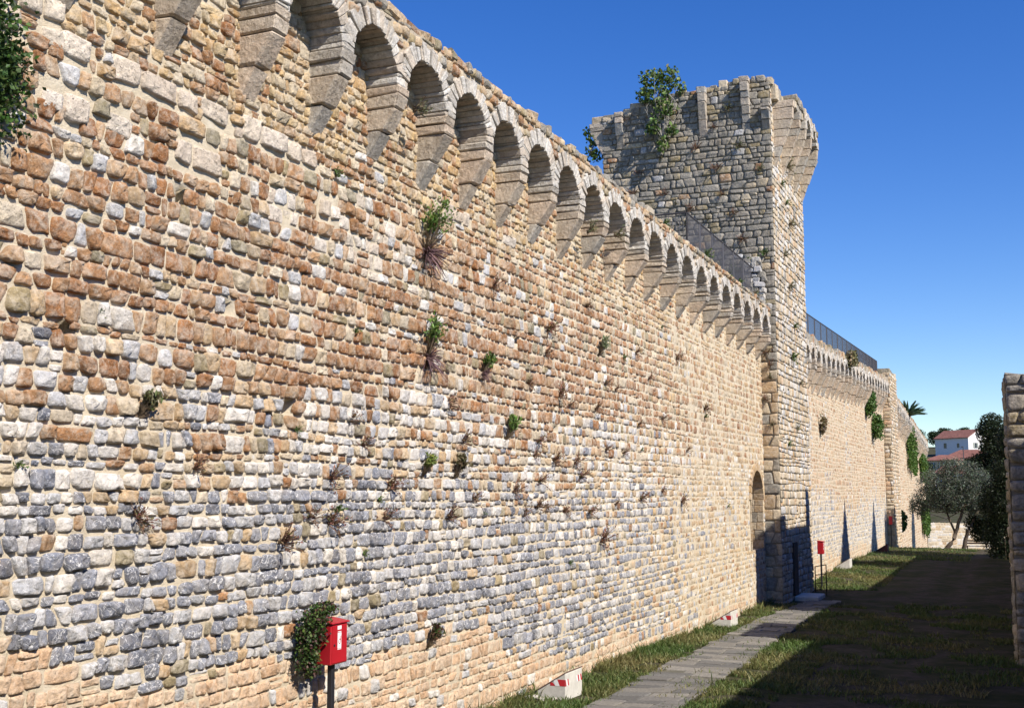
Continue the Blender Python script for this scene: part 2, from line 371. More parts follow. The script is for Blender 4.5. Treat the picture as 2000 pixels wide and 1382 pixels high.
class Facing:
    """lays a field of stones on a plane, 300 largest in view as objects, the rest joined"""
    def __init__(s): s.items = []
    def lay(s, q, prob_fn, org, eu, ev, en, lod, hrange, nrange, r, flat=0.0, rough=.12):
        org, eu, ev, en = (np.array(k, float) for k in (org, eu, ev, en))
        c = q.mean(1); T, K, idx = pick(prob_fn(c[:, 0], c[:, 1]), r)
        M = len(q); h = r.uniform(*hrange, M); nex = r.uniform(*nrange, M)
        sz = np.minimum(np.abs(q[:, 1, 0] - q[:, 0, 0]), np.abs(q[:, 3, 1] - q[:, 0, 1])); h = np.minimum(h, sz * .42)
        na, ra, pr = LOD[lod]; pr = [p + (1 - p) * flat if p > 0 else p for p in pr]
        tr = (idx == NAMES.index('trav')) | (idx == NAMES.index('pink'))
        h = np.where(tr, h * .55, h); nex = np.where(tr, nex + 2, nex)
        L = stone_verts(q, h, nex, na, ra, pr, r, rough)
        V = org + L[..., 0:1] * eu + L[..., 1:2] * ev + L[..., 2:3] * en
        s.items.append((V, T, K, na, len(ra), org + c[:, :1] * eu + c[:, 1:] * ev))
    def build(s, parent, keep=300, minpx=9, piece='stone', rest='small_stones', mat=None):
        mat = mat or STONE
        sc, ref = [], []
        for g, (V, T, K, na, nr, C) in enumerate(s.items):
            x, y, z = project(V.reshape(-1, 3)); x = x.reshape(V.shape[:2]); y = y.reshape(V.shape[:2]); z = z.reshape(V.shape[:2])
            w = x.max(1) - x.min(1); hh = y.max(1) - y.min(1); cx, cy = x.mean(1), y.mean(1)
            ok = (z.min(1) > .5) & (cx > 0) & (cx < 2000) & (cy > 0) & (cy < 1382) & (np.minimum(w, hh) > minpx)
            sc.append(np.where(ok, w * hh, -1)); ref += [(g, i) for i in range(len(V))]
        sc = np.concatenate(sc) if sc else np.zeros(0); order = np.argsort(-sc)[:keep]
        chosen = [ref[o] for o in order if sc[o] > 0]; mask = [np.ones(len(it[0]), bool) for it in s.items]
        for g, i in chosen:
            V, T, K, na, nr, C = s.items[g]; mask[g][i] = False
            tri, qd = stone_faces(na, nr)
            me = np_mesh(piece, V[i] - C[i], [tri, qd], mat, np.repeat(T[i:i + 1], V.shape[1], 0), np.repeat(K[i:i + 1], V.shape[1], 0), True)
            put(piece, me, parent, C[i])
        Vs, P3, P4, Ts, Ks, n = [], [], [], [], [], 0
        for (V, T, K, na, nr, C), m in zip(s.items, mask):
            V, T, K = V[m], T[m], K[m]
            if len(V) == 0: continue
            tri, qd = stone_faces(na, nr); k = V.shape[1]; off = n + np.arange(len(V))[:, None, None] * k
            P3.append((tri[None] + off).reshape(-1, 3)); P4.append((qd[None] + off).reshape(-1, 4))
            Vs.append(V.reshape(-1, 3)); Ts.append(np.repeat(T, k, 0)); Ks.append(np.repeat(K, k, 0)); n += len(V) * k
        if n:
            o = put(rest, np_mesh(rest, np.concatenate(Vs) - WLOC[parent.name], [np.concatenate(P3), np.concatenate(P4)], mat, np.concatenate(Ts), np.concatenate(Ks), True), parent, WLOC[parent.name])
            o['kind'] = 'stuff'
def P_(M, **kw):
    A = np.zeros((M, len(NAMES)))
    for k, v in kw.items(): A[:, NAMES.index(k)] += v
    return A
def inquad(q, fn):
    c = q.mean(1); return q[~fn(c[:, 0], c[:, 1])]

# ------------------------------------------------------------------ arcade geometry shared by the walls
def arch_params(k): return 14.17 + 1.572 * k
PR, AW = .55, .32              # projection of the arcade, corbel width
AR = (1.572 - AW) / 2          # arch radius
def ring_tint(r, n, base=((.50, .48, .445), (.56, .545, .51), (.43, .41, .375), (.49, .43, .36))):
    B = np.array(base); return B[r.integers(len(B), size=n)] * r.uniform(.85, 1.12, (n, 1))
def corbel(parent, yc, ztip, zimp, r, split=True, w=AW, pr=PR, name='corbel', frame=None, tone=None):
    """stepped stone corbel: sloping lower blocks, upright upper blocks"""
    H = zimp - ztip
    def front(z):
        t = np.clip((z - ztip) / (H * .74), 0, 1); return pr * (t ** .85)
    cuts = [0, r.uniform(.27, .36), r.uniform(.66, .74), r.uniform(.85, .90), 1.0] if H < 2 else [0] + list(np.arange(1, 7) / 7 + r.normal(0, .015, 6)) + [1.0]
    nb = len(cuts) - 1
    c8 = []; tints = []
    for i in range(nb):
        a, b = ztip + cuts[i] * H + (.006 if i else -.05), ztip + cuts[i + 1] * H - .006
        xa, xb = max(front(a), .02) + r.uniform(-.015, .015), front(b) + r.uniform(-.015, .015) + (.02 if i == nb - 1 else 0)
        wa = w / 2 * r.uniform(.95, 1.0) + (.015 if i == nb - 1 else 0); dy = r.uniform(-.012, .012)
        c = np.zeros((8, 3))
        for k in range(8):
            x = -.12 if not k & 1 else (xb if k & 4 else xa)
            c[k] = (x, yc + dy + (wa if k & 2 else -wa), b if k & 4 else a)
        c8.append(c); tints.append(np.array([(.46, .39, .31), (.50, .42, .33), (.41, .38, .335), (.52, .42, .325)][r.integers(4)]) * r.uniform(.85, 1.12))
    c8 = np.array(c8); tints = np.array(tints)
    if tone is not None: tints = tints * np.array(tone)
    if frame is not None: c8 = frame(c8)
    org = c8[0].mean(0)
    kd = (.5, 0, .8)
    if split:
        root = put(name, boxes_mesh(name, c8[:1], .022, STONE, .008, tints[:1], kd, org), parent, org)
        for i in range(1, nb):
            o2 = c8[i].mean(0); put('block', boxes_mesh('block', c8[i:i + 1], .02, STONE, .007, tints[i:i + 1], kd, o2), root, o2)
    else: put(name, boxes_mesh(name, c8, .022, STONE, .008, tints, kd, org), parent, org)
def arch(parent, yc, zs, rad, ztop, r, nv=17, split=True, pr=PR, pitch=1.572, frame=None, back=0.0):
    """one arch: barrel soffit + spandrel (body), ring of voussoirs as pieces"""
    F = frame or (lambda P: P)
    n = 14; a = np.linspace(math.pi, 0, n + 1); rs = rad + .02
    g = Geo()
    ya, za = yc + rs * np.cos(a), zs + rs * np.sin(a)
    fx = pr - .05
    front = np.stack([np.full(n + 1, fx), ya, za], 1); rear = np.stack([np.full(n + 1, back - .1), ya, za], 1)
    i = np.arange(n)
    g.add(F(np.concatenate([front, rear])), [np.stack([i, i + 1, i + n + 2, i + n + 1], 1)], (.36, .31, .25))
    yt = yc + np.linspace(-pitch / 2, pitch / 2, n + 1)
    top = np.stack([np.full(n + 1, fx), yt, np.full(n + 1, ztop)], 1)
    g.add(F(np.concatenate([front, top])), [np.stack([i, i + 1, i + n + 2, i + n + 1], 1)], (.40, .34, .26))
    for sgn, e in ((-1, 0), (1, n)):      # jamb strips down to impost, spandrel side
        y0, y1 = yc + sgn * rs, yc + sgn * pitch / 2
        g.add(F(np.array([[fx, y0, zs], [fx, y1, zs], [fx, y1, ztop], [fx, yt[e], ztop]])), [np.array([[0, 1, 2, 3]])], (.40, .34, .26))
        g.add(F(np.array([[fx, y0, zs], [fx, y1, zs], [-.1, y1, zs], [-.1, y0, zs]])), [np.array([[0, 1, 2, 3]])], (.36, .31, .25))
    org = F(np.array([[0, yc, zs]]))[0]
    root = put('arch', g.mesh('arch', TINT, org), parent, org)
    # soffit courses: long planks of stone under the barrel
    th = np.sort(np.concatenate([np.linspace(math.pi, 0, nv + 1)[1:-1] + r.normal(0, .035, nv - 1), [0, math.pi]]))[::-1]
    c8 = []
    for j in range(nv):
        t0, t1 = th[j] - .008, th[j + 1] + .008; ro = rad + r.uniform(.22, .33); ri = rad + r.uniform(-.012, .015); x1 = pr + r.uniform(-.012, .03); x0 = back - .08
        c = np.zeros((8, 3))
        for k in range(8):
            rr_ = ro if k & 4 else ri; t = t1 if k & 2 else t0; x = x1 if k & 1 else x0
            c[k] = (x, yc + rr_ * math.cos(t), zs + rr_ * math.sin(t))
        c8.append(c)
    c8 = F(np.array(c8)); T = ring_tint(r, nv)
    if split:
        for j in range(nv):
            o2 = c8[j].mean(0); put('voussoir', boxes_mesh('voussoir', c8[j:j + 1], .012, STONE, .004, T[j:j + 1], (.5, 0, .5), o2), root, o2)
    else:
        o = put('voussoir_ring', boxes_mesh('voussoir_ring', c8, .012, STONE, .004, T, (.5, 0, .5), org), root, org); o['kind'] = 'stuff'
    return root

# ------------------------------------------------------------------ main wall
def main_prob(y, z):
    r0 = SNoise(21, 8, .3, 1.1)(y, z * 1.4); r1 = SNoise(22, 8, .8, 2.4)(y, z * 1.5)
    M = len(y); zz = z + .32 * r0
    pb = np.interp(y, [0, 8.5, 10.3, 11.6, 13.2, 19.2, 20.4, 24, 30, 44], [2.6, 2.4, 1.8, 1.55, 1.8, 1.8, 1.05, .7, .45, .4])
    far = smooth(24, 37, y)
    base = 1 - smooth(-.12, .12, z + .22 * r1 - pb)
    up = smooth(3.75, 4.5, zz); hi = smooth(5.0, 5.9, zz); top = smooth(8.1, 8.9, z + .3 * r1)
    A = P_(M, blue=(1 - up) * (.62 - .25 * smooth(2.8, 3.9, zz)), lgrey=(1 - up) * .26, white=(1 - up) * (.05 + .16 * smooth(2.6, 3.9, zz)), tan=(1 - up) * .06, olive=(1 - up) * .045, brown=(1 - up) * (.015 + .06 * smooth(2.8, 4, zz)))
    A += P_(M, white=up * (1 - hi) * .36, lgrey=up * (1 - hi) * .22, tan=up * (1 - hi) * .16, brown=up * (1 - hi) * .22, blue=up * (1 - hi) * .07, cream=up * (1 - hi) * .12, olive=up * (1 - hi) * .03)
    A += P_(M, brown=hi * (1 - top) * .73, tan=hi * (1 - top) * .09, white=hi * (1 - top) * .045, lgrey=hi * (1 - top) * .045, olive=hi * (1 - top) * .05, cream=hi * (1 - top) * .07)
    A += P_(M, yellow=top * .40, brown=top * .26, cream=top * .2, tan=top * .14)
    tv = .8 * smooth(.3, .7, SNoise(23, 7, .4, 1.2)(y * .7, z * 2.6)) * smooth(6.9, 7.7, z) * (1 - smooth(16, 21, y)) * .7
    A = A * (1 - .85 * tv)[:, None] + P_(M, trav=.85 * tv)
    B = P_(M, tan=.30, cream=.26, yellow=.10 + .12 * smooth(5, 8, z), brown=.06 + .30 * smooth(4.6, 6.2, zz) * (1 - .4 * top), lgrey=.14 * (1 - smooth(3, 5, z)), white=.14 * (1 - smooth(5, 7, z)), blue=.05 * (1 - smooth(2.5, 4, z)))
    A = A * (1 - far)[:, None] + B * far[:, None]
    return A * (1 - base)[:, None] + P_(M, pink=base * .92, white=base * .03, lgrey=base * .05)
NY0, NY1, NZ0, NZS = 41.65, 43.75, 1.95, 3.72
NR = (NY1 - NY0) / 2; NC = (NY0 + NY1) / 2
def niche(y, z, m=0.0):
    return ((y > NY0 - m) & (y < NY1 + m) & (z > NZ0) & (z < NZS)) | ((z >= NZS) & (((y - NC) ** 2 + (z - NZS) ** 2) < (NR + m) ** 2))
HOLES = [(15.95, 6.72), (11.55, 6.15), (27.1, 4.86), (8.95, 5.62), (12.9, 5.05), (22.6, 5.2), (18.4, 3.05), (30.2, 6.4), (10.7, 7.4), (20.6, 6.9)]
wall = thing('fortress_wall', (0, 24, 0), 'long sunlit rubble wall with an arched cornice on corbels running up to the tower', 'wall')
Z0, Z1, YE = -.5, 10.75, 44.2
r = np.random.default_rng(11)
YN = np.arange(-2, YE + .01, .085); ZN = np.arange(Z0, Z1 + .01, .085)
_mn, _mn2 = SNoise(31, 9, 3, 14), SNoise(32, 9, 14, 34)
YY, ZZ = np.meshgrid(YN, ZN); XX = .012 * _mn(YY, ZZ) + .008 * _mn2(YY, ZZ)
for hy, hz in HOLES: XX = np.where((np.abs(YY - hy) < .10) & (np.abs(ZZ - hz) < .085), -.32, XX)
n = len(YN); i = np.arange(len(ZN) - 1)[:, None] * n + np.arange(n - 1)[None]
Q = np.stack([i, i + 1, i + n + 1, i + n], -1).reshape(-1, 4); Vm = np.stack([XX, YY, ZZ], -1).reshape(-1, 3)
cq = Vm[Q].mean(1); Q = Q[~niche(cq[:, 1], cq[:, 2], .05)]
put('mortar_bed', np_mesh('mortar_bed', Vm - WLOC[wall.name], [Q], MORTAR, smooth_shade=True), wall, WLOC[wall.name])
box_part('wall_core', (-1.5, -.75, -2, YE, Z0, 10.9), MORTAR_D, wall, .01)
fac = Facing()
BLOCKS = []
for (bz0, bz1, by0, by1) in ((8.38, 8.65, 7.9, 13.4), (7.76, 8.02, 8.1, 10.9), (8.60, 8.84, 17.4, 19.9), (7.78, 8.0, 12.6, 13.9), (8.66, 8.95, 6.5, 9.2), (7.1, 7.36, 6.0, 7.6)):
    by = by0
    while by < by1:
        bw = r.uniform(.24, .62)
        if r.random() < .62: BLOCKS.append((by, by + bw, bz0 + r.normal(0, .015), bz1 + r.normal(0, .02)))
        by += bw
def hole_mask(u, v):
    m = niche(u, v, .24)
    for (a_, b_, c_, d_) in BLOCKS: m = m | ((u > a_ + .01) & (u < b_ - .01) & (v > c_ - .0) & (v < d_ + .0))
    for hy, hz in HOLES: m = m | ((np.abs(u - hy) < .13) & (np.abs(v - hz) < .09))
    return m
q_all = inquad(courses(-2, YE, Z0, Z1, .177, .034, .202, .33, r, .036, .0098, .03), hole_mask); qc = q_all.mean(1)
for (a, b, lod, hr_, sh) in ((-9, 5, 1, (.02, .06), 0), (5, 16, 2, (.028, .078), 0), (16, 21.5, 2, (.022, .062), .001), (21.5, 26, 1, (.015, .045), .002), (26, 32, 1, (.010, .034), .003), (32, 99, 0, (.004, .02), .004)):
    edge = SNoise(77, 6, .5, 3)(qc[:, 1]) * .8; sel = (qc[:, 0] + edge >= a) & (qc[:, 0] + edge < b); q = q_all[sel]; c_ = q.mean(1, keepdims=True); d_ = q - c_
    q = c_ + d_ * np.maximum(1 - sh / np.maximum(np.abs(d_), .02), .5)
    fac.lay(q, main_prob, (0, 0, 0), (0, 1, 0), (0, 0, 1), (1, 0, 0), lod, hr_, (3.0, 7.5), r, .28 if lod else .5, .16)
bq = np.array([[(a_ + .008, c_ + .008), (b_ - .008, c_ + .008), (b_ - .008, d_ - .008), (a_ + .008, d_ - .008)] for a_, b_, c_, d_ in BLOCKS]) + r.normal(0, .012, (len(BLOCKS), 4, 2))
fac.lay(bq, lambda u, v: P_(len(u), trav=1), (0, 0, 0), (0, 1, 0), (0, 0, 1), (1, 0, 0), 2, (.07, .11), (4, 8), r, .55, .13)
# rubble of the parapet, over and between the arches
KS = range(-9, 19)
def ztop_main(y): return np.interp(y, [0, 20, 31, 44], [11.10, 11.10, 10.94, 10.80])
def zapex(y): return np.interp(y, [0, 20, 31, 44], [10.61, 10.61, 10.50, 10.34])
def arch_mask(u, v):
    k = np.round((u - 14.17) / 1.572); yc = 14.17 + 1.572 * k; zs = zapex(yc) - AR
    return (np.hypot(u - yc, np.maximum(v - zs, 0)) < AR + .27) | (v < zs + .02) | (v > ztop_main(u) - .05)
q = inquad(courses(-.5, 43.3, 9.8, 11.2, .15, .03, .22, .35, r, .03, .008), arch_mask)
fac.lay(q, lambda u, v: P_(len(u), tan=.35, olive=.16, brown=.25, tgrey=.14, cream=.1), (PR - .05, 0, 0), (0, 1, 0), (0, 0, 1), (1, 0, 0), 1, (.035, .08), (2.6, 6), r)
fac.build(wall)
for k in KS:
    yc = arch_params(k); zs = zapex(yc) - AR
    corbel(wall, yc - 1.572 / 2, 8.93 + r.uniform(-.05, .05), zs, r, split=10 < yc < 34)
    arch(wall, yc, zs, AR, ztop_main(yc) - .1, r, 21, split=12 < yc < 25)
corbel(wall, arch_params(18) + 1.572 / 2, 8.9, zapex(43.2) - AR, r)
# parapet: core and single coping stones with an uneven outline
g = Geo(); ys = np.linspace(-.5, 43.35, 120); zt = ztop_main(ys) - .10
V = np.concatenate([np.stack([np.full(120, x), ys, z], 1) for x, z in ((PR - .055, zt), (-.9, zt), (-.9, zt * 0 + 10.3), (PR - .055, zt * 0 + 10.7))])
i = np.arange(119); g.add(V, [np.stack([i + a * 120, i + 1 + a * 120, i + 1 + b * 120, i + b * 120], 1) for a, b in ((0, 1), (1, 2))], (.36, .31, .24))
put('parapet_core', g.mesh('parapet_core', TINT, WLOC[wall.name]), wall, WLOC[wall.name])
y = 3.0
while y < 43.2:
    w = r.uniform(.16, .42); h = r.uniform(.08, .19); z = float(ztop_main(y)) - .12; x1 = PR + r.uniform(-.05, .03)
    if r.random() < .93:
        c = abox(x1 - r.uniform(.22, .4), x1, y, y + w - .012, z, z + h) + r.normal(0, .018, (8, 3)); o = c.mean(0)
        t, kd, _ = pick(P_(1, tan=.3, olive=.2, tgrey=.3, brown=.15, cream=.1), r)
        put('coping_stone', boxes_mesh('coping_stone', [c], .03, STONE, .006, t, kd, o), wall, o)
    y += w
r2 = np.random.default_rng(5); g8 = []
for y in np.arange(3, 43.2, .33): g8.append(abox(-.85, PR - .3, y, y + .33, float(ztop_main(y)) - .14, float(ztop_main(y)) - .06 + r2.uniform(0, .06)) + r2.normal(0, .02, (8, 3)))
t, kd, _ = pick(P_(len(g8), tan=.3, olive=.2, tgrey=.4), r2)
tag(put('parapet_top', boxes_mesh('parapet_top', g8, .03, STONE, .006, t, kd, WLOC[wall.name]), wall, WLOC[wall.name]), kind='stuff')
# walled-up doorway beside the tower
def doorway():
    a = np.linspace(math.pi, 0, 15)
    yo = np.concatenate([[NY0, NY0], NC + NR * np.cos(a), [NY1, NY1]]); zo = np.concatenate([[NZ0, NZS - .01], NZS + NR * np.sin(a), [NZS - .01, NZ0]])
    yo = np.append(yo, NY0); zo = np.append(zo, NZ0); n = len(yo); g = Geo(); i = np.arange(n - 1)
    g.add(np.concatenate([np.stack([np.full(n, .02), yo, zo], 1), np.stack([np.full(n, -.72), yo, zo], 1)]), [np.stack([i, i + 1, i + n + 1, i + n], 1)], (.42, .35, .26))
    c = np.array([[-.70, NC, 3.2]]); bk = np.stack([np.full(n, -.70), yo, zo], 1)
    g.add(np.concatenate([c, bk]), [np.stack([0 * i, i + 1, i + 2], 1)], (.38, .31, .23))
    o = np.array([0, NC, NZ0]); root = put('doorway', g.mesh('doorway', TINT, o), wall, o)
    rr = np.random.default_rng(8); nv = 15; th = np.linspace(math.pi, 0, nv + 1)
    for j in range(nv):
        c = np.zeros((8, 3))
        for k in range(8):
            ra = NR + .23 if k & 4 else NR - .01; t = th[j + 1] + .008 if k & 2 else th[j] - .008
            c[k] = (.07 if k & 1 else -.3, NC + ra * math.cos(t), NZS + ra * math.sin(t))
        o2 = c.mean(0); tt, kd, _ = pick(P_(1, tan=.5, yellow=.5), rr)
        put('voussoir', boxes_mesh('voussoir', [c], .01, STONE, .004, tt * 1.05, kd, o2), root, o2)
    for (yy, en, x0, x1) in ((NY1 - .012, -1, -.68, .05), (NY0 + .012, 1, -.68, .05)):
        z = NZ0 + .01
        while z < NZS - .1:
            h = rr.uniform(.24, .42); h = min(h, NZS - z); xs = x0
            while xs < x1 - .05:
                w = rr.uniform(.25, .5); xe = min(xs + w, x1)
                if x1 - xe < .1: xe = x1
                c = abox(xs + .006, xe - .006, *((yy - .03, yy + .03) if en < 0 else (yy - .03, yy + .03)), z + .006, z + h - .006); o2 = c.mean(0)
                tt, kd, _ = pick(P_(1, tan=.5, cream=.4, tgrey=.2), rr); put('block', boxes_mesh('block', [c], .015, STONE, .004, tt * .85, kd, o2), root, o2); xs = xe
            z += h
doorway()

# ------------------------------------------------------------------ tower
TX0, TX1, TY0, TY1, TZ = -6.2, .6, 44.2, 51.2, 19.75
tower = thing('stone_tower', ((TX0 + TX1) / 2, (TY0 + TY1) / 2, -.1), 'tall square grey stone tower with ruined corbelled top and shrubs on it', 'tower')
tl = WLOC[tower.name]
box_part('tower_core', (TX0 + .03, TX1 - .03, TY0 + .03, TY1 - .03, -.6, 19.2), MORTAR_D, tower, .01)
fac = Facing(); r = np.random.default_rng(17)
def tprob(u, v):
    n1 = SNoise(41, 7, .4, 1.6)(u, v); n2 = SNoise(42, 7, .5, 1.3)(u, v)
    a = smooth(.4, .9, n1); lo = 1 - smooth(7, 10.5, v)
    A = P_(len(u), tgrey=.86 - .3 * a, olive=.10 + .1 * a, brown=.02 + .05 * a, lgrey=.03, cream=.03)
    return A * (1 - lo)[:, None] + P_(len(u), cream=.5, tgrey=.2, tan=.3) * lo[:, None]
def ttop(x): return np.interp(x, [-6.2, -5.5, -5.4, -4.0, -2.5, -.8, .6], [19.1, 19.25, 19.5, 19.65, 19.8, 19.95, 19.95]) + .05 * np.sin(x * 7.0)
q = courses(TX0, TX1, 9.2, 20.0, .235, .05, .33, .36, r, .04, .0075, .05); q = inquad(q, lambda u, v: v > ttop(u) - .08)
fac.lay(q, tprob, (0, TY0, 0), (1, 0, 0), (0, 0, 1), (0, -1, 0), 1, (.012, .045), (4, 10), r, .55, .12)
q = courses(-.12, TX1, -.4, 9.2, .40, .06, .42, .25, r, .01, .009, 0)
fac.lay(q, tprob, (0, TY0, 0), (1, 0, 0), (0, 0, 1), (0, -1, 0), 1, (.012, .03), (6, 14), r, .6, .05)
def tprob_r(u, v):
    n1 = SNoise(43, 7, .4, 1.6)(u, v); a = smooth(-.2, .6, n1)
    A = P_(len(u), cream=.46, tan=.12, white=.26, lgrey=.10, yellow=.06, tgrey=.1 * a + .04, pink=.06)
    return A
q = courses(TY0, TY1, -.4, 19.4, .215, .045, .25, .36, r, .05, .011, .06)
q = inquad(q, lambda u, v: (u > 46.3) & (u < 47.5) & (v < 2.15))
fac.lay(q, tprob_r, (TX1, 0, 0), (0, 1, 0), (0, 0, 1), (1, 0, 0), 1, (.008, .03), (3, 8), r, .4)
fac.build(tower, 300, 7)
def frame_near(c):  # local x out, y along -> faces -Y
    c = np.asarray(c); return np.stack([c[..., 1], TY0 - c[..., 0], c[..., 2]], -1)
def frame_right(c):
    c = np.asarray(c); return np.stack([TX1 + c[..., 0], c[..., 1], c[..., 2]], -1)
def frame_left(c):
    c = np.asarray(c); return np.stack([TX0 - c[..., 0], c[..., 1], c[..., 2]], -1)
for x, zt_, zi in ((-5.42, 17.75, 19.15), (-3.72, 17.8, 19.55), (-2.03, 17.85, 19.75), (-.34, 17.85, 19.92), (.43, 17.85, 18.75)):
    corbel(tower, x, zt_, zi, r, True, .32, .34, frame=frame_near, tone=(.86, .92, 1.0))
corbel(tower, TY0 + .16, 17.6, 18.9, r, True, .32, .55, frame=frame_left, tone=(.9, .94, 1.0))
corbel(tower, TY0 + 1.7, 17.6, 18.9, r, True, .32, .55, frame=frame_left, tone=(.9, .94, 1.0))
for yv in (44.75, 46.3, 47.7, 49.1, 50.8): corbel(tower, yv, 16.5, 19.0, r, True, .26, .78, frame=frame_right, tone=(1.02, 1.04, 1.05))
for yc in (48.4, 49.95):
    arch(tower, yc, 18.75, .50, 19.6, r, 11, False, .78, 1.5, frame_right)
# ruined parapet on the right-hand corbels and on top: single blocks
rr = np.random.default_rng(29)
def rubble_row(parent, x0, x1, y0, y1, zf, hmin, hmax, step, probs, name='rubble_block', along='y'):
    s = (y0 if along == 'y' else x0); e = (y1 if along == 'y' else x1)
    while s < e - .1:
        w = rr.uniform(*step); w = min(w, e - s); z = zf(s); h = rr.uniform(hmin, hmax)
        c = (abox(x0, x1, s + .006, s + w - .006, z, z + h) if along == 'y' else abox(s + .006, s + w - .006, y0, y1, z, z + h)) + rr.normal(0, .018, (8, 3))
        o = c.mean(0); t, kd, _ = pick(P_(1, **probs), rr); put(name, boxes_mesh(name, [c], .03, STONE, .008, t, kd, o), parent, o); s += w
PT = dict(tgrey=.5, cream=.3, olive=.2)
rubble_row(tower, TX1 - .3, TX1 + .70, 45.5, 51.4, lambda s: 19.0, .28, .34, (.22, .42), PT)
rubble_row(tower, TX1 - .3, TX1 + .74, 45.9, 51.3, lambda s: 19.33, .18, .30, (.22, .4), PT)
rubble_row(tower, TX1 - .3, TX1 + .22, 44.3, 45.9, lambda s: 19.0, .5, .75, (.25, .4), PT)
rubble_row(tower, TX1 - .3, TX1 + .66, 46.4, 50.6, lambda s: 19.55, .1, .34, (.22, .4), PT)
rubble_row(tower, TX0, TX1 + .1, TY0 + .02, TY0 + .5, lambda s: float(ttop(s)) - .42, .34, .5, (.25, .55), PT, along='x')
rubble_row(tower, TX0, TX1, TY0 + .1, TY0 + .45, lambda s: float(ttop(s)) - .8, .4, .5, (.25, .55), PT, along='x')
rubble_row(tower, TX0 - .5, TX0 + .3, TY0 + .1, TY1, lambda s: 18.75, .3, .5, (.3, .6), PT)
# door at the foot, with step
dr = box_part('door', (TX1 - .1, TX1 + .02, 46.45, 47.35, .05, 2.05), WOOD, tower, .01)
for k in range(5): box_part('plank', (TX1 + .02, TX1 + .045, 46.47 + k * .175, 46.47 + k * .175 + .165, .07, 2.03), WOOD, dr, .006)
box_part('lintel', (TX1 - .05, TX1 + .07, 46.25, 47.55, 2.06, 2.32), STONE, tower, .02, .006, (.4, .36, .3), (.5, 0, .4))
box_part('door_step', (TX1 + .07, TX1 + .95, 46.1, 47.9, -.35, .06), CONC, tower, .03)
# stub of broken masonry joining wall-walk and tower
stub = thing('masonry_stub', (.25, 43.9, 10.7), 'ragged stub of broken masonry between the stair railing and the tower corner', 'ruin')
for zz_ in np.arange(10.62, 12.7, .2):
    rubble_row(stub, -.5 + rr.uniform(-.05, .05), .45 + rr.uniform(-.12, .06) - .1 * (zz_ - 10.6), 43.55 + .1 * (zz_ - 10.6) + rr.uniform(0, .1), 44.14, lambda s: zz_, .17, .21, (.2, .38), dict(lgrey=.5, white=.3, tgrey=.4), 'rubble_block', 'x')

# ------------------------------------------------------------------ railings
def railing(name, pts, label, step=.11, bar=.009, posts=1.6, zlow=None):
    """pts: polyline of (x,y,zbottom,ztop)"""
    o0 = np.array([pts[0][0], pts[0][1], pts[0][2]]); root = thing(name, o0, label, 'railing')
    gb = Geo(); gt = Geo()
    for p, q in zip(pts[:-1], pts[1:]):
        p, q = np.array(p, float), np.array(q, float); L = np.linalg.norm(q[:2] - p[:2]); n = int(L / step)
        for t in np.linspace(0, 1, n + 1):
            s = p + (q - p) * t; gb.tube([(s[0], s[1], s[2]), (s[0], s[1], s[3])], bar, 4)
        gt.tube([(p[0], p[1], p[3]), (q[0], q[1], q[3])], .028, 6); gt.tube([(p[0], p[1], p[2] + .1), (q[0], q[1], q[2] + .1)], .016, 6)
        m = max(1, int(round(L / posts)))
        for t in np.linspace(0, 1, m + 1):
            s = p + (q - p) * t; g = Geo(); g.tube([(s[0], s[1], s[2] - .2), (s[0], s[1], s[3])], .03, 6)
            put('post', g.mesh('post', RAILM, s[:3]), root, s[:3])
    tag(put('baluster', gb.mesh('baluster', RAILM, o0), root, o0), kind='stuff'); put('handrail', gt.mesh('handrail', RAILM, o0), root, o0)
railing('stair_railing', [(-2.0, 34.3, 11.0, 12.42), (-.2, 34.3, 11.0, 12.42), (-.2, 43.9, 11.0, 12.42)], 'dark iron railing on the wall walk in front of the tower')
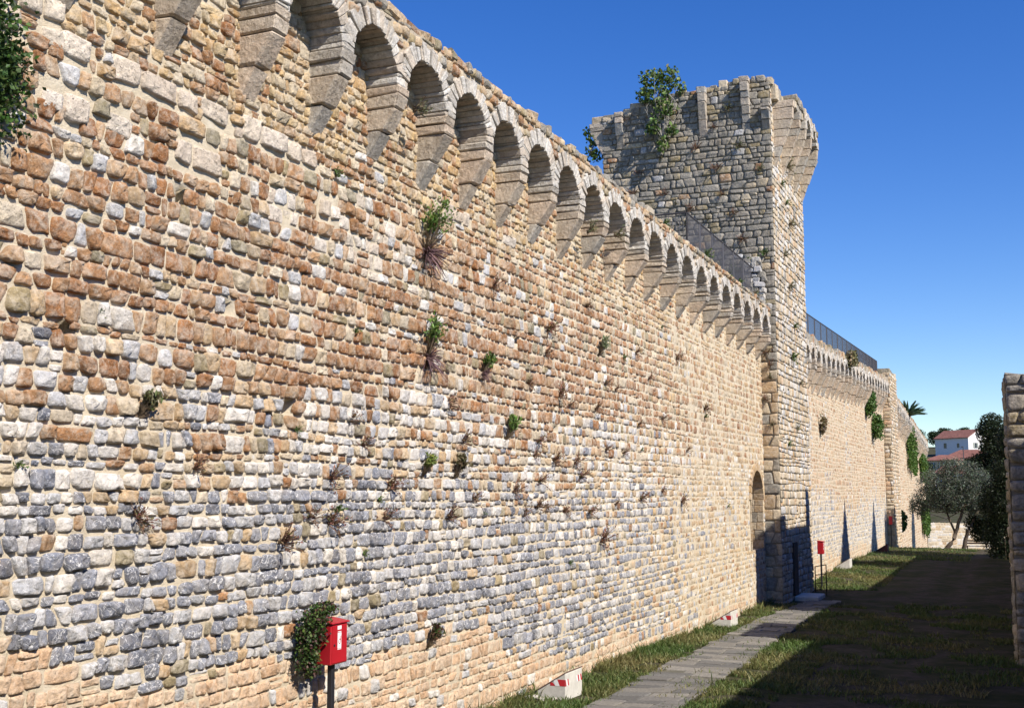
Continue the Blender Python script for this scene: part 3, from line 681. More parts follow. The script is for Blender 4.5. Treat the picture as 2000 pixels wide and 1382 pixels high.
# ------------------------------------------------------------------ second and third stretch of wall
def stretch(name, A, B, zb, zt_, label, prob, pitch, hm, wm, seed, arc=True, toff=1.7):
    A, B = np.array(A, float), np.array(B, float); L = np.linalg.norm(B - A); d = (B - A) / L; nrm = np.array([d[1], -d[0]])
    mid = (A + B) / 2; root = thing(name, (mid[0], mid[1], float(np.interp(L / 2, [0, L], zb))), label, 'wall'); o0 = WLOC[root.name]
    def fr(c):
        c = np.asarray(c, float); out = np.zeros(c.shape)
        out[..., 0] = A[0] + d[0] * c[..., 1] + nrm[0] * c[..., 0]; out[..., 1] = A[1] + d[1] * c[..., 1] + nrm[1] * c[..., 0]; out[..., 2] = c[..., 2]; return out
    rs = np.random.default_rng(seed); top = lambda u: np.interp(u, [0, L], zt_); bot = lambda u: np.interp(u, [0, L], zb)
    us = np.linspace(0, L, 40); g = Geo(); i = np.arange(39)
    V = np.concatenate([np.stack([np.full(40, x), us, z], 1) for x, z in ((0, bot(us) - .6), (0, top(us) - .35), (-1.2, top(us) - .35), (-1.2, bot(us) - .6))])
    me = np_mesh('mortar_bed', fr(V) - o0, [np.concatenate([np.stack([i + a * 40, i + 1 + a * 40, i + 1 + a * 40 + 40, i + a * 40 + 40], 1) for a in range(3)])], MORTAR); put('mortar_bed', me, root, o0)
    f = Facing(); q = courses(0, L, min(zb) - .4, max(zt_) - .3, hm, .04, wm, .36, rs, .06, .014, .06)
    q = inquad(q, lambda u, v: (v > top(u) - .4) | (v < bot(u) - .4))
    f.lay(q, lambda u, v: prob(u, v - bot(u)), fr(np.array([0, 0, 0.])), (d[0], d[1], 0), (0, 0, 1), (nrm[0], nrm[1], 0), 0, (.004, .016), (3, 7), rs, .5)
    f.build(root, 0)
    if arc:
        w = .42; ra = (pitch - w) / 2; n = int(L / pitch)
        for k in range(n):
            yc = (k + .5) * L / n; zs = float(top(yc)) - .52 - ra
            corbel(root, yc - L / n / 2, zs - 1.35, zs, rs, False, w, .5, frame=fr)
            arch(root, yc, zs, ra, float(top(yc)) - .08, rs, 11, False, .5, L / n, fr)
        c8 = []; u = 0.0
        while u < L - .2:
            h = rs.uniform(.2, .42); wd = rs.uniform(.25, .5); c8.append(abox(-.6, .46, u, min(u + wd, L), float(top(u)) - .3, float(top(u)) - .3 + h) + rs.normal(0, .02, (8, 3))); u += wd
        t, kd, _ = pick(P_(len(c8), tan=.3, olive=.2, tgrey=.3, brown=.15), rs)
        tag(put('parapet_stones', boxes_mesh('parapet_stones', fr(np.array(c8)), .03, STONE, .006, t, kd, o0), root, o0), kind='stuff')
    return root
def prob2(u, h):
    n1 = 1.1 * SNoise(51, 7, .25, 1.3)(u, h * .6); n3 = smooth(.1, .7, SNoise(52, 7, .3, 1.2)(u * 1.3, h * .35)); a = smooth(.6, 1.2, h + .3 * n1); b = smooth(2.2, 4.6, h + n1) * (1 - .35 * n3)
    return P_(len(u), pink=(1 - a) * .6, cream=(1 - a) * .4) + P_(len(u), lgrey=a * (1 - b) * .4, blue=a * (1 - b) * .25, white=a * (1 - b) * .2, cream=a * (1 - b) * .2) + P_(len(u), pink=b * .34, tan=b * .32, cream=b * .2, brown=b * .18)
stretch('fortress_wall', (0, 51.2), (0, 88.0), (-.1, .25), (10.85, 12.1), 'sunlit rubble wall with small arched cornice beyond the tower, railing on top', prob2, 1.58, .18, .21, 61)
railing('wall_railing', [(-.3, 51.3, 10.9, 12.35), (-.3, 88, 12.0, 13.35)], 'long grey steel railing along the top of the wall beyond the tower', .15, .008, 2.0)
bt = thing('wall_buttress', (.2, 90, 0), 'tall flat masonry buttress at the end of the railing', 'buttress')
box_part('buttress_core', (-1.2, .52, 88.03, 92.9, -.8, 12.4), MORTAR, bt, .02)
f = Facing(); rs = np.random.default_rng(71)
for args in ((courses(0, .55, -.4, 12.5, .3, .05, .4, .3, rs, .01, .01), (0, 88, 0), (1, 0, 0), (0, -1, 0)), (courses(88, 92.9, -.6, 12.5, .22, .04, .36, .3, rs, .03, .012), (.55, 0, 0), (0, 1, 0), (1, 0, 0))):
    f.lay(args[0], lambda u, v: P_(len(u), cream=.4, tan=.3, pink=.2, white=.1), args[1], args[2], (0, 0, 1), args[3], 0, (.02, .045), (4, 9), rs)
f.build(bt, 60, 6); rubble_row(bt, -.4, .55, 88, 92.9, lambda s: 12.35, .2, .5, (.3, .6), PT)
stretch('fortress_wall', (0, 92.9), (-.9, 140), (-.3, -2.4), (11.3, 9.6), 'farthest stretch of sunlit wall hung with ivy behind the olive tree', lambda u, h: P_(len(u), pink=.35, tan=.3, cream=.25, brown=.1), 1.6, .24, .42, 63)
stretch('garden_wall', (-.9, 141), (9, 146), (-2.4, -2.4), (.9, .7), 'low pale stone wall closing the yard behind the olive tree', lambda u, h: P_(len(u), cream=.5, white=.3, tan=.2), 1.6, .3, .5, 64, arc=False)

# ------------------------------------------------------------------ buildings on the right side of the yard
def block_building(name, ext, label, near=True, left=True, seed=1, hm=.3, wm=.5, keep=60, probs=None, cat='building'):
    x0, x1, y0, y1, z0, z1 = ext; root = thing(name, ((x0 + x1) / 2, (y0 + y1) / 2, z0 + .4), label, cat)
    box_part('masonry_core', (x0 + .03, x1, y0 + .03, y1, z0, z1), MORTAR_D, root, .02)
    f = Facing(); rs = np.random.default_rng(seed); pf = probs or (lambda u, v: P_(len(u), tgrey=.75, cream=.1, olive=.15))
    if near: f.lay(courses(x0, x1, z0, z1, hm, .06, wm, .35, rs, .03, .014, .06), pf, (0, y0, 0), (1, 0, 0), (0, 0, 1), (0, -1, 0), 1, (.03, .08), (3, 8), rs, .2)
    if left: f.lay(courses(-y1, -y0, z0, z1, hm, .06, wm, .35, rs, .03, .014, .06), pf, (x0, 0, 0), (0, -1, 0), (0, 0, 1), (-1, 0, 0), 0, (.03, .08), (3, 8), rs, .2)
    f.build(root, keep, 8)
    return root
b = block_building('stone_house', (8.5, 12.6, 30, 33.6, -.4, 6.75), 'grey stone house corner standing across the yard from the wall', seed=81)
rubble_row(b, 8.5, 9.0, 30, 33.6, lambda s: 6.7, .05, .14, (.3, .6), PT)
block_building('unseen_terrace_wall', (11.4, 12.3, -6, 29.9, -.4, 7.55), 'unseen rubble wall sized to shade the near part of the yard', near=False, seed=82, cat='wall')  # shadow caster out of view, height set by the near shadow edge
block_building('unseen_low_house', (9.4, 12.6, 33.7, 38.1, -.4, 6.7), 'unseen low stone building sized to shade the path', near=False, seed=83)  # out of view, raised until its shadow covers the path
th_ = block_building('tall_house', (9.75, 13.9, 38.2, 46.5, -.5, 11.3), 'tall stone house facing the tower door across the yard', near=True, seed=84)
box_part('chimney', (9.78, 10.4, 45.7, 46.4, 11.25, 12.8), STONE, th_, .04, 0, (.35, .3, .25), (.5, 0, .3))
box_part('gable_block', (9.78, 12, 38.25, 41.0, 11.25, 11.85), STONE, th_, .04, 0, (.35, .3, .25), (.5, 0, .3))
block_building('unseen_boundary_wall', (9.3, 9.9, 46.6, 72, -.5, 6.2), 'unseen long stone wall sized to shade the yard beyond the tower', near=False, seed=85, cat='wall')  # unseen caster, height chosen for the shade beyond the tower

# ------------------------------------------------------------------ paved path along the wall
r = np.random.default_rng(91)
def pathx(y): return np.interp(y, [10, 21, 38, 43, 47], [1.35, 1.33, .95, 1.0, 1.25]), np.interp(y, [10, 21, 38, 43, 47], [3.1, 3.02, 2.35, 2.3, 2.3])
ys = np.arange(12, 46.3, .5); xa, xb = pathx(ys)
XX = xa[:, None] + (xb - xa)[:, None] * np.linspace(0, 1, 9)[None]; YY = np.repeat(ys[:, None], 9, 1); V = np.stack([XX, YY, gz(XX, YY) + .03], -1).reshape(-1, 3)
i = np.arange(len(ys) - 1)[:, None] * 9 + np.arange(8)[None]
PATHM = mortar_mat('path_bedding', (.12, .115, .09), (.17, .16, .125))
path = put('path', np_mesh('path', V, [np.stack([i, i + 1, i + 10, i + 9], -1).reshape(-1, 4)], PATHM)); tag(path, kind='structure')
SLAB = tint_mat('path_slab')
y = 12.0; nsl = 0
while y < 46.0 and nsl < 295:
    d = r.uniform(.28, .52); a, b = pathx(y); xs = float(a) + r.uniform(-.05, .1)
    while xs < b - .15:
        w = r.uniform(.45, .95); xe = min(xs + w, float(b) + r.uniform(-.06, .08))
        if r.random() < .93:
            c = abox(xs + .012, xe - .012, y + .012, y + d - .012, 0, 1); c[:, :2] += r.normal(0, .014, (8, 2))
            zg = gz(c[:, 0], c[:, 1]); c[:, 2] = np.where(c[:, 2] > .5, zg + .047 + r.uniform(-.006, .012), zg - .02)
            o = c.mean(0); t = np.array([(.165, .155, .14), (.205, .19, .165), (.135, .13, .12)][r.integers(3)]) * r.uniform(.85, 1.15)
            put('slab', boxes_mesh('slab', [c], .012, SLAB, .003, t, None, o), path, o); nsl += 1
        xs = xe
    y += d

# ------------------------------------------------------------------ grass
def grass(name, regions, label, seed):
    rs = np.random.default_rng(seed); C = []
    for (x0, x1, y0, y1, n, thr) in regions:
        P = np.stack([rs.uniform(x0, x1, n), rs.uniform(y0, y1, n)], 1)
        dens = SNoise(seed + 1, 8, .8, 3)(P[:, 0] * 1.2, P[:, 1]) + .5 * SNoise(seed + 2, 8, 3, 8)(P[:, 0], P[:, 1])
        a, b = pathx(P[:, 1]); onp = (P[:, 0] > a + .05 * np.sin(P[:, 1] * 3)) & (P[:, 0] < b) & (P[:, 1] < 46) & (P[:, 1] > 11)
        keep = (dens > thr) & (~onp | (rs.random(n) < .13 * (1 + SNoise(9, 6, 1, 4)(P[:, 0], P[:, 1]))))
        C.append(P[keep])
    C = np.concatenate(C); C = C[~((C[:, 0] > .1) & (C[:, 0] < .85) & (C[:, 1] > 20.0) & (C[:, 1] < 21.1) & (rs.random(len(C)) < .8))]; n = len(C); z = gz(C[:, 0], C[:, 1])
    h = rs.gamma(4, .018, n) * (1 + .8 * (C[:, 0] < .28)); a = rs.uniform(0, 6.28, n); w = rs.uniform(.006, .013, n) * (1 + C[:, 1] / 60)
    B = np.stack([C[:, 0], C[:, 1], z - .01], 1); s = np.stack([np.cos(a) * w, np.sin(a) * w, 0 * a], 1)
    ln = rs.normal(0, .5, (n, 2)) * h[:, None]; T = B + np.concatenate([ln, h[:, None]], 1); Mi = B + np.concatenate([ln * .35, h[:, None] * .6], 1)
    V = np.stack([B - s, B + s, Mi + s * .7, T, Mi - s * .7], 1).reshape(-1, 3); o = np.arange(n)[:, None] * 5
    dry = np.clip(SNoise(seed + 3, 8, .5, 2)(C[:, 0], C[:, 1]) * .5 + rs.normal(.32, .22, n), 0, 1)[:, None]
    col = (1 - dry) * np.array([.075, .125, .03]) + dry * np.array([.24, .20, .085]); col *= rs.uniform(.7, 1.25, (n, 1))
    return tag(put(name, np_mesh(name, V, [np.array([[0, 1, 2, 4]]) + o, np.array([[4, 2, 3]]) + o], LEAF, np.repeat(col, 5, 0))), label, 'grass', kind='stuff')
grass('grass', [(.03, 1.5, 17, 30, 52000, -.35), (.03, 1.5, 30, 44.2, 22000, -.4), (2.2, 4.4, 19, 30, 34000, -.3), (2.0, 4.5, 30, 44, 20000, -.1), (4.4, 9, 20, 46, 42000, .05), (.05, 3.2, 51, 70, 16000, -.3), (.05, 6, 70, 92, 12000, -.3)], 'short mixed green and dry grass along the foot of the wall', 101)

# ------------------------------------------------------------------ leaves, plants
def leaf_quads(C, L, Wd, rs, up=.0, out=None):
    n = len(C); d = rs.normal(0, 1, (n, 3)); d[:, 2] += up
    if out is not None: d += out
    d /= np.linalg.norm(d, axis=1)[:, None]; e = np.cross(d, rs.normal(0, 1, (n, 3))); e /= np.linalg.norm(e, axis=1)[:, None] + 1e-9
    L = np.broadcast_to(L, (n,))[:, None] * rs.uniform(.6, 1.3, (n, 1)); Wd = np.broadcast_to(Wd, (n,))[:, None] * rs.uniform(.7, 1.2, (n, 1)); nn = np.cross(d, e)
    V = np.stack([C - d * L * .5, C + e * Wd * .5 - nn * Wd * .12, C + d * L * .5, C - e * Wd * .5 - nn * Wd * .12], 1).reshape(-1, 3)
    return V, np.arange(n)[:, None] * 4 + np.arange(4)[None]
def cols(base, n, rs, v=.3, warm=.1):
    B = np.array(base, float); B = B[None] if B.ndim == 1 else B
    return B[rs.integers(len(B), size=n)] * rs.uniform(1 - v, 1 + v, (n, 1)) * (1 + rs.normal(0, warm, (n, 3)))
def tuft_mesh(name, seed, size, stems, leafs, lcol, scol, up=.6, lw=.05, droop=0.0):
    """plant rooted at the origin in a wall that faces +X"""
    rs = np.random.default_rng(seed); g = Geo(); g2 = Geo()
    for k in range(stems):
        d = np.array([rs.uniform(.25, 1.0), rs.normal(0, .75), rs.normal(up, .5)]); d /= np.linalg.norm(d); L = size * rs.uniform(.5, 1.1)
        t = np.linspace(0, 1, 4)[:, None]; P = d * L * t + np.array([0, 0, -droop * L]) * t ** 2 + rs.normal(0, .03 * size, (4, 3)) * t
        P[0] = (-.05, rs.normal(0, .02), rs.normal(0, .02))
        g.tube(P, np.linspace(.008, .003, 4) * (size / .3) ** .5, 3, np.array(scol) * rs.uniform(.7, 1.3))
        m = max(2, int(leafs / stems)); tt = rs.uniform(.35, 1.05, m); C = np.stack([np.interp(tt, t[:, 0], P[:, j]) for j in range(3)], 1) + rs.normal(0, .045 * size, (m, 3))
        V, Q = leaf_quads(C, lw * 1.6, lw * .6, rs, .3, d * 1.2); g2.add(V, [Q], np.repeat(cols(lcol, m, rs), 4, 0))
    return g.mesh(name + '_stems', TINT), g2.mesh(name + '_leaves', LEAF)
def plant_from(meshes, name, loc, rotx, sc, label, group=None):
    root = thing(name, loc, label, 'plant', group); root.rotation_euler = (rotx, 0, 0); root.scale = (sc, sc, sc)
    for n_, me in zip(('stems', 'foliage'), meshes):
        o = bpy.data.objects.new(n_, me); COL.objects.link(o); o.parent = root
    return root
DRY = [tuft_mesh('dry', 200 + i, .24, 16, 110, [(.21, .09, .065), (.27, .15, .10), (.17, .10, .05), (.14, .13, .05)], (.16, .09, .06), .5, .03) for i in range(4)]
GRN = [tuft_mesh('green', 220 + i, .20, 14, 130, [(.09, .15, .03), (.13, .19, .05), (.06, .11, .03)], (.12, .11, .05), .7, .035) for i in range(3)]
GRY = [tuft_mesh('grey', 230 + i, .22, 16, 120, [(.17, .17, .09), (.13, .15, .07), (.21, .17, .09)], (.16, .12, .08), .5, .032) for i in range(3)]
r = np.random.default_rng(301)
RED = [(14.8, 4.66), (12.8, 3.34), (22.21, 7.27), (21.98, 6.77), (17.53, 5.44), (18.13, 4.85), (21.64, 4.98), (21.37, 4.68), (21.69, 4.2), (21.49, 3.7), (21.96, 3.68), (20.35, 4.0), (18.55, 3.87), (17.56, 3.58), (15.65, 4.08), (25.38, 2.91), (25.77, 6.47), (26.52, 6.39), (21.11, 6.08), (22.78, 6.0), (23.39, 5.81), (25.03, 5.83), (27.14, 4.92), (30.32, 4.0), (28.47, 3.81), (26.43, 3.7), (24.64, 3.55), (23.68, 4.6), (24.06, 4.31), (22.47, 4.62), (23.05, 3.58), (20.85, 3.59), (15.43, 3.59), (14.47, 5.01), (13.95, 3.57), (13.93, 4.17), (13.44, 3.65), (11.05, 4.26), (10.09, 3.7), (29.28, 6.9), (32.07, 7.72), (28.19, 7.44), (24.57, 8.09), (19.4, 7.72), (30.42, 5.9), (33.02, 5.16), (35.22, 6.48), (32.37, 3.72), (25.72, 4.93), (28.33, 5.65)]
for i, (y, z) in enumerate(RED):
    plant_from(DRY[i % 4], 'dry_wall_plant', (.03, y, z), r.uniform(-.5, .5), r.uniform(.8, 1.45) * (1.25 if i in (2, 3, 9, 15) else 1), 'dry reddish brown tuft rooted in the joints of the long wall', 'dry tufts growing from the long wall')
for i, (y, z) in enumerate([(18.98, 3.6), (9.45, 5.84), (13.92, 8.41), (14.54, 6.27), (13.09, 4.79), (38.04, 3.51), (35.2, 6.24), (27.14, 7.21), (14.85, 3.09), (14.14, 3.73), (30.55, 8.4), (28.53, 5.02), (8.42, 4.22), (23.33, 2.52), (15.27, 3.85)]):
    plant_from(GRN[i % 3], 'green_wall_plant', (.03, y, z), r.uniform(-.4, .4), r.uniform(.4, .75), 'small fresh green tuft rooted in the joints of the long wall', 'green tufts growing from the long wall')
for i, (y, z) in enumerate([(15.62, 9.84), (23.66, 9.57), (25.53, 9.89), (36.68, 10.75), (38.6, 10.9), (41.0, 10.85), (42.6, 10.8), (43.4, 10.5), (34.0, 10.95), (29.6, 11.0)]):
    plant_from((GRY + GRN)[i % 5], 'cornice_plant', (.42, y, z), r.uniform(-.3, .3), r.uniform(1.0, 1.7), 'grey green tuft growing on the arched cornice of the long wall', 'tufts on the arched cornice')
# larger bushes on the long wall, each its own
def bush(loc, sz, label, seed, twig=True, green=((.10, .17, .03), (.16, .24, .05), (.07, .12, .03))):
    root = thing('wall_bush', loc, label, 'bush'); rs = np.random.default_rng(seed)
    a = tuft_mesh('bush', seed, sz, 30, 420, green, (.15, .11, .07), 1.4, .055)
    put('stems', a[0], root, loc)
    put('foliage', a[1], root, np.array(loc) + np.array([.03, .08, sz * .45]))
    if twig:
        t = tuft_mesh('twigs', seed + 1, sz * .8, 60, 60, [(.13, .08, .08), (.2, .13, .11)], (.15, .09, .095), .0, .02, .35); put('dead_twigs', t[0], root, loc); put('dead_leaves', t[1], root, loc)
bush((.04, 16.72, 7.85), .62, 'tallest green bush with a skirt of dead purple twigs high on the wall', 401)
bush((.04, 16.78, 6.13), .5, 'green bush with dead twigs lower on the wall, under the tallest bush', 411)
bush((.04, 18.96, 6.1), .26, 'small sparse bush right of the two twiggy bushes', 421)
bush((.04, 19.99, 4.94), .34, 'loose light green bush in the middle of the wall', 431, False)
bush((.04, 16.68, 4.25), .24, 'yellow green bush above the grey stone courses', 441, False, ((.18, .22, .05), (.14, .18, .04)))
bush((.04, 17.84, 4.22), .28, 'brownish bush beside the yellow green bush', 451, False, ((.16, .12, .06), (.12, .11, .05)))
bush((.04, 10.07, 4.80), .22, 'grey green bush on the pale patch of the wall', 461, False, ((.14, .15, .06), (.2, .17, .09)))
bush((.04, 25.35, 7.1), .3, 'pale silvery bush below the corbels', 471, False, ((.25, .27, .16), (.2, .24, .12)))
bush((.04, 16.87, 1.55), .26, 'dark green creeper on the pink footing of the wall', 481, False, ((.06, .08, .025), (.12, .06, .04)))
# tower plants
i = 0
for (x, z) in [(-3.6, 15.65), (-2.58, 14.93), (-1.53, 16.46), (-2.33, 17.37), (-.71, 17.19), (-2.79, 14.34), (-3.78, 17.13), (-1.6, 18.11), (-.6, 13.54), (-4.64, 16.59), (-1.35, 15.43), (-1.08, 18.77), (-3.2, 15.2), (-1.9, 14.5), (-.9, 14.6), (-2.2, 13.9), (-4.9, 15.8), (-1.3, 13.2), (0.1, 16.2), (-.2, 12.6)]:
    o = plant_from((DRY + GRY)[i % 7], 'tower_plant', (x, TY0 - .03, z), 0, r.uniform(.9, 1.8), 'brown or olive tuft rooted in the shaded face of the tower', 'tufts on the shaded tower face'); o.rotation_euler = (0, r.uniform(-.3, .3), -math.pi / 2); i += 1
for (y, z) in [(47.26, 17.12), (46.78, 17.74), (45.98, 16.06), (46.78, 15.42), (47.47, 14.73), (46.12, 13.21), (47.08, 12.14), (48.01, 10.6), (47.21, 9.26), (45.89, 5.76), (48.86, 8.38), (47.93, 6.45), (46.97, 18.4)]:
    plant_from((GRY + GRN)[i % 6], 'tower_plant', (TX1 + .03, y, z), r.uniform(-.3, .3), r.uniform(1.0, 2.0), 'olive green tuft rooted in the sunlit face of the tower', 'tufts on the sunlit tower face'); i += 1
for (x, z) in [(.2, 9.19), (.35, 8.7), (.1, 10.1), (.3, 8.2), (.35, 6.5), (.15, 7.4)]:
    o = plant_from((GRY + DRY)[i % 7], 'tower_plant', (x, TY0 - .03, z), 0, r.uniform(1.0, 1.7), 'tuft in the narrow angle between the long wall and the tower', 'tufts in the tower angle'); o.rotation_euler = (0, 0, -math.pi / 2); i += 1
for (x, z) in [(-.9, 12.3), (-.2, 12.6), (.2, 12.9), (-1.7, 12.6)]:
    o = plant_from(GRN[i % 3], 'tower_plant', (x, TY0 - .05, z), 0, r.uniform(1.6, 2.4), 'leafy green plant on the tower face above the stair railing', 'leafy plants above the stair railing'); o.rotation_euler = (0, 0, -math.pi / 2); i += 1
# ivy masses
def ivy(name, loc, blobs, n, size, label, seed, col=((.045, .085, .02), (.075, .125, .03), (.03, .06, .018)), stem=True):
    """blobs: (dx,dy,dz, rx,ry,rz) ellipsoids relative to loc"""
    rs = np.random.default_rng(seed); root = thing(name, loc, label, 'shrub' if 'shrub' in name else 'ivy'); loc = np.array(loc, float); vol = np.array([b[3] * b[4] * b[5] for b in blobs]) ** .67
    k = rs.choice(len(blobs), n, p=vol / vol.sum()); Bl = np.array(blobs); d = rs.normal(0, 1, (n, 3)); d /= np.linalg.norm(d, axis=1)[:, None]
    rad = np.abs(rs.normal(.82, .22, (n, 1))); C = Bl[k, :3] + d * rad * Bl[k, 3:]
    clump = SNoise(seed, 8, 4, 12)(C[:, 1], C[:, 2]) + SNoise(seed + 1, 8, 4, 12)(C[:, 2], C[:, 0]); C = C[clump > -.9]; C[:, 0] = np.maximum(C[:, 0], .02)
    V, Q = leaf_quads(C, size, size * .85, rs, -.3, np.array([.6, 0, 0])); put('foliage', np_mesh('foliage', V, [Q], LEAF, np.repeat(cols(col, len(C), rs), 4, 0)), root, loc)
    if stem:
        g = Geo()
        for j in range(6):
            b0 = Bl[rs.integers(len(Bl))]; b1 = Bl[rs.integers(len(Bl))]
            g.tube([np.maximum(b0[:3] * .6 + rs.normal(0, .06, 3), .03), (b0[:3] + b1[:3]) / 2, b1[:3] + rs.normal(0, .1, 3)], np.array([.014, .01, .005]), 4, (.14, .09, .06))
        put('stem', g.mesh('stem', TINT), root, loc)
ivy('ivy', (.02, 7.5, 7.8), [(.12, 0, .4, .22, .62, .5), (.12, .1, -.1, .22, .6, .5), (.1, 0, .8, .18, .5, .3), (.1, -.1, -.5, .18, .5, .35), (.1, .35, .15, .12, .35, .3)], 5200, .06, 'dense green ivy spilling over the near end of the wall', 501)
ivy('ivy', (.04, 13.22, 2.14), [(.2, 0, .1, .2, .22, .26), (.22, .06, .26, .18, .24, .16), (.16, -.05, -.2, .15, .16, .26), (.16, .06, -.32, .12, .15, .2), (.24, .26, .36, .12, .2, .08)], 3400, .045, 'trailing ivy hanging beside the near red box', 511, ((.045, .085, .02), (.085, .13, .03), (.03, .055, .016), (.10, .055, .045)))
for (y, z, s, sd_, lb) in [(112, 8.2, 2.2, 521, 'broad green ivy curtain on the farthest wall'), (131, 6.8, 1.5, 531, 'small ivy clump near the corner of the farthest wall'), (131, 1.6, 1.9, 541, 'ivy hanging low behind the olive tree'), (95, 2.0, .8, 551, 'little ivy patch beside the buttress')]:
    xw = -.9 * (y - 92.9) / 47
    ivy('ivy', (xw + .05, y, z), [(.3, 0, 0, .4, s * 1.2, s * .55), (.3, s * .9, -s * .5, .35, s * .8, s * .6), (.3, -s * .3, -s * .7, .3, s * .6, s * .3), (.25, -s, s * .2, .25, s * .4, s * .3), (.25, s * 1.7, -s * .9, .25, s * .5, s * .35), (.25, s * .3, s * .6, .25, s * .5, s * .2)], 3600, .19, lb, sd_, ((.06, .12, .02), (.09, .16, .03)), False)

SH = ((.06, .12, .025), (.09, .155, .035))
ivy('wall_shrub', (.05, 77.4, 9.5), [(.25, 0, 0, .35, .7, .5), (.25, .3, .5, .3, .5, .4), (.2, -.2, -.5, .25, .4, .3)], 1300, .16, 'ragged green shrub right under the corbels beyond the tower', 561, SH, False)
ivy('wall_shrub', (.05, 80.7, 8.2), [(.3, 0, 0, .4, .75, .75), (.25, .2, .5, .3, .5, .4)], 1300, .16, 'round green shrub a little below the corbels beyond the tower', 562, SH, False)
ivy('wall_shrub', (.45, 65.6, 11.1), [(.2, 0, 0, .35, .8, .4), (.2, .3, .3, .3, .5, .25)], 900, .13, 'olive brown shrub sitting on the small arches beyond the tower', 563, ((.16, .14, .06), (.2, .17, .08)), False)
ivy('wall_shrub', (.03, 58.0, 7.4), [(.15, 0, 0, .2, .35, .35), (.12, .1, -.4, .15, .25, .25)], 600, .1, 'dry brown shrub on the wall just beyond the tower', 564, ((.18, .12, .06), (.14, .12, .06)), False)
# ------------------------------------------------------------------ fire hose boxes on posts
def hose_box(y, label, x=.33, group=None, zb=None, mats=True):
    g0 = float(gz(x, y)); zb = g0 + 1.55 if zb is None else zb
    root = thing('hose_box', (x, y, g0), label, 'hose box', group); w, d, h = .20, .115, .56
    c = abox(x - d, x + d, y - w, y + w, zb, zb + h); c[[5, 7], 2] -= .035
    o = c.mean(0); body = put('cabinet', boxes_mesh('cabinet', [c], .012, REDP, 0, None, None, o), root, o)
    c = abox(x - d - .015, x + d + .03, y - w - .015, y + w + .015, zb + h - .002, zb + h + .016); c[[1, 3, 5, 7], 2] -= .04; o = c.mean(0)
    put('lid', boxes_mesh('lid', [c], .005, REDP, 0, None, None, o), root, o)
    box_part('door_panel', (x + d + .001, x + d + .008, y - w + .02, y + w - .02, zb + .02, zb + h - .06), REDP, body, .004)
    box_part('lock', (x + d + .008, x + d + .018, y - w + .05, y - w + .08, zb + h * .42, zb + h * .47), IRON, body, .004)
    lb = box_part('notice', (x + d + .0085, x + d + .0105, y - .06, y + .035, zb + h - .12, zb + h - .072), WHITE, root, .001)
    nt_ = box_part('notice', (x + d + .0085, x + d + .0105, y - .055, y + .035, zb + .2, zb + .40), WHITE, root, .001)
    g = Geo(); xx = x + d + .012          # hose pictogram: reel ring and pipe
    a = np.linspace(0, 2 * math.pi, 17); g.tube(np.stack([np.full(17, xx), y - .008 + .024 * np.cos(a), zb + .29 + .03 * np.sin(a)], 1), .005, 4); g.tube([(xx, y + .014, zb + .30), (xx, y + .018, zb + .36)], .005, 4)
    put('pictogram', g.mesh('pictogram', REDP, WLOC[nt_.name]), nt_, WLOC[nt_.name])
    for zz_ in (.185, .408): box_part('notice_strip', (x + d + .0085, x + d + .0105, y - .055, y + .035, zb + zz_, zb + zz_ + .009), WHITE, root, .001)
    box_part('post', (x - .035, x + .035, y - .04, y + .04, g0 - .3, zb), IRON, root, .006)
    return root
hose_box(13.55, 'near red metal hose box on a black post, ivy beside it', .34, None, 1.78)
hose_box(52.4, 'red metal hose box on a post beside the tower steps', .75, None, 1.35)
hose_box(86.6, 'far red metal hose box next to the buttress', .40, None, 1.75)

# ------------------------------------------------------------------ floodlight housings
STRIPE_R = plain('red_reflective', (.45, .02, .03), .4, 0, .05); STRIPE_W = plain('white_reflective', (.75, .75, .75), .4, 0, .05)
def floodlight(y, label, stripes=True, w=.92, dark=False):
    g0 = float(gz(.6, y + w / 2)); root = thing('floodlight_housing', (.4, y + w / 2, g0), label, 'floodlight')
    x0, x1, h = .04, .76, .50; c = abox(x0, x1, y, y + w, g0 - .15, g0 + .05); c[[5, 7], 2] = g0 + h
    mat = CONC if not dark else plain('rusty_steel', (.16, .05, .035), .8)
    o = c.mean(0); body = put('housing', boxes_mesh('housing', [c], .008, mat, 0, None, None, o), root, o)
    c = abox(x0 - .01, x1 + .012, y - .012, y + w + .012, g0 + .053, g0 + .072); c[[1, 3, 5, 7], 2] += h - .05; o = c.mean(0)
    put('cover', boxes_mesh('cover', [c], .004, plain('rusty_lid', (.14, .075, .06), .7), 0, None, None, o), root, o)
    if stripes:
        def quad(P, m):
            P = np.array(P, float); o = P.mean(0); return put('warning_stripe', np_mesh('warning_stripe', P - o, [np.array([[0, 1, 2, 3]])], m), root, o)
        zt_ = g0 + h - .12; zb_ = zt_ - .12; e = .003
        # near end face (faces -Y), tape wraps round the corner onto the front
        xs = x1 - .30
        for k, (a, b, m) in enumerate(((0, .10, STRIPE_R), (.10, .19, STRIPE_W), (.19, .297, STRIPE_R))):
            quad([(xs + a, y - e, zb_), (xs + b, y - e, zb_), (xs + b - (.05 if k < 2 else 0), y - e, zt_ - (.06 if k == 0 else 0)), (xs + a - (.05 if k else 0), y - e, zt_ - (.06 if k == 0 else 0))], m)
        for a, b, m in ((0, .06, STRIPE_R), (.06, .14, STRIPE_W), (.14, .20, STRIPE_R), (.62, .70, STRIPE_W), (.70, .77, STRIPE_R), (.77, .84, STRIPE_W), (.84, .91, STRIPE_R)):
            quad([(x1 + e, y + a, zb_), (x1 + e, y + b, zb_), (x1 + e, y + b - .04, zt_), (x1 + e, y + max(a - .04, 0), zt_)], m)
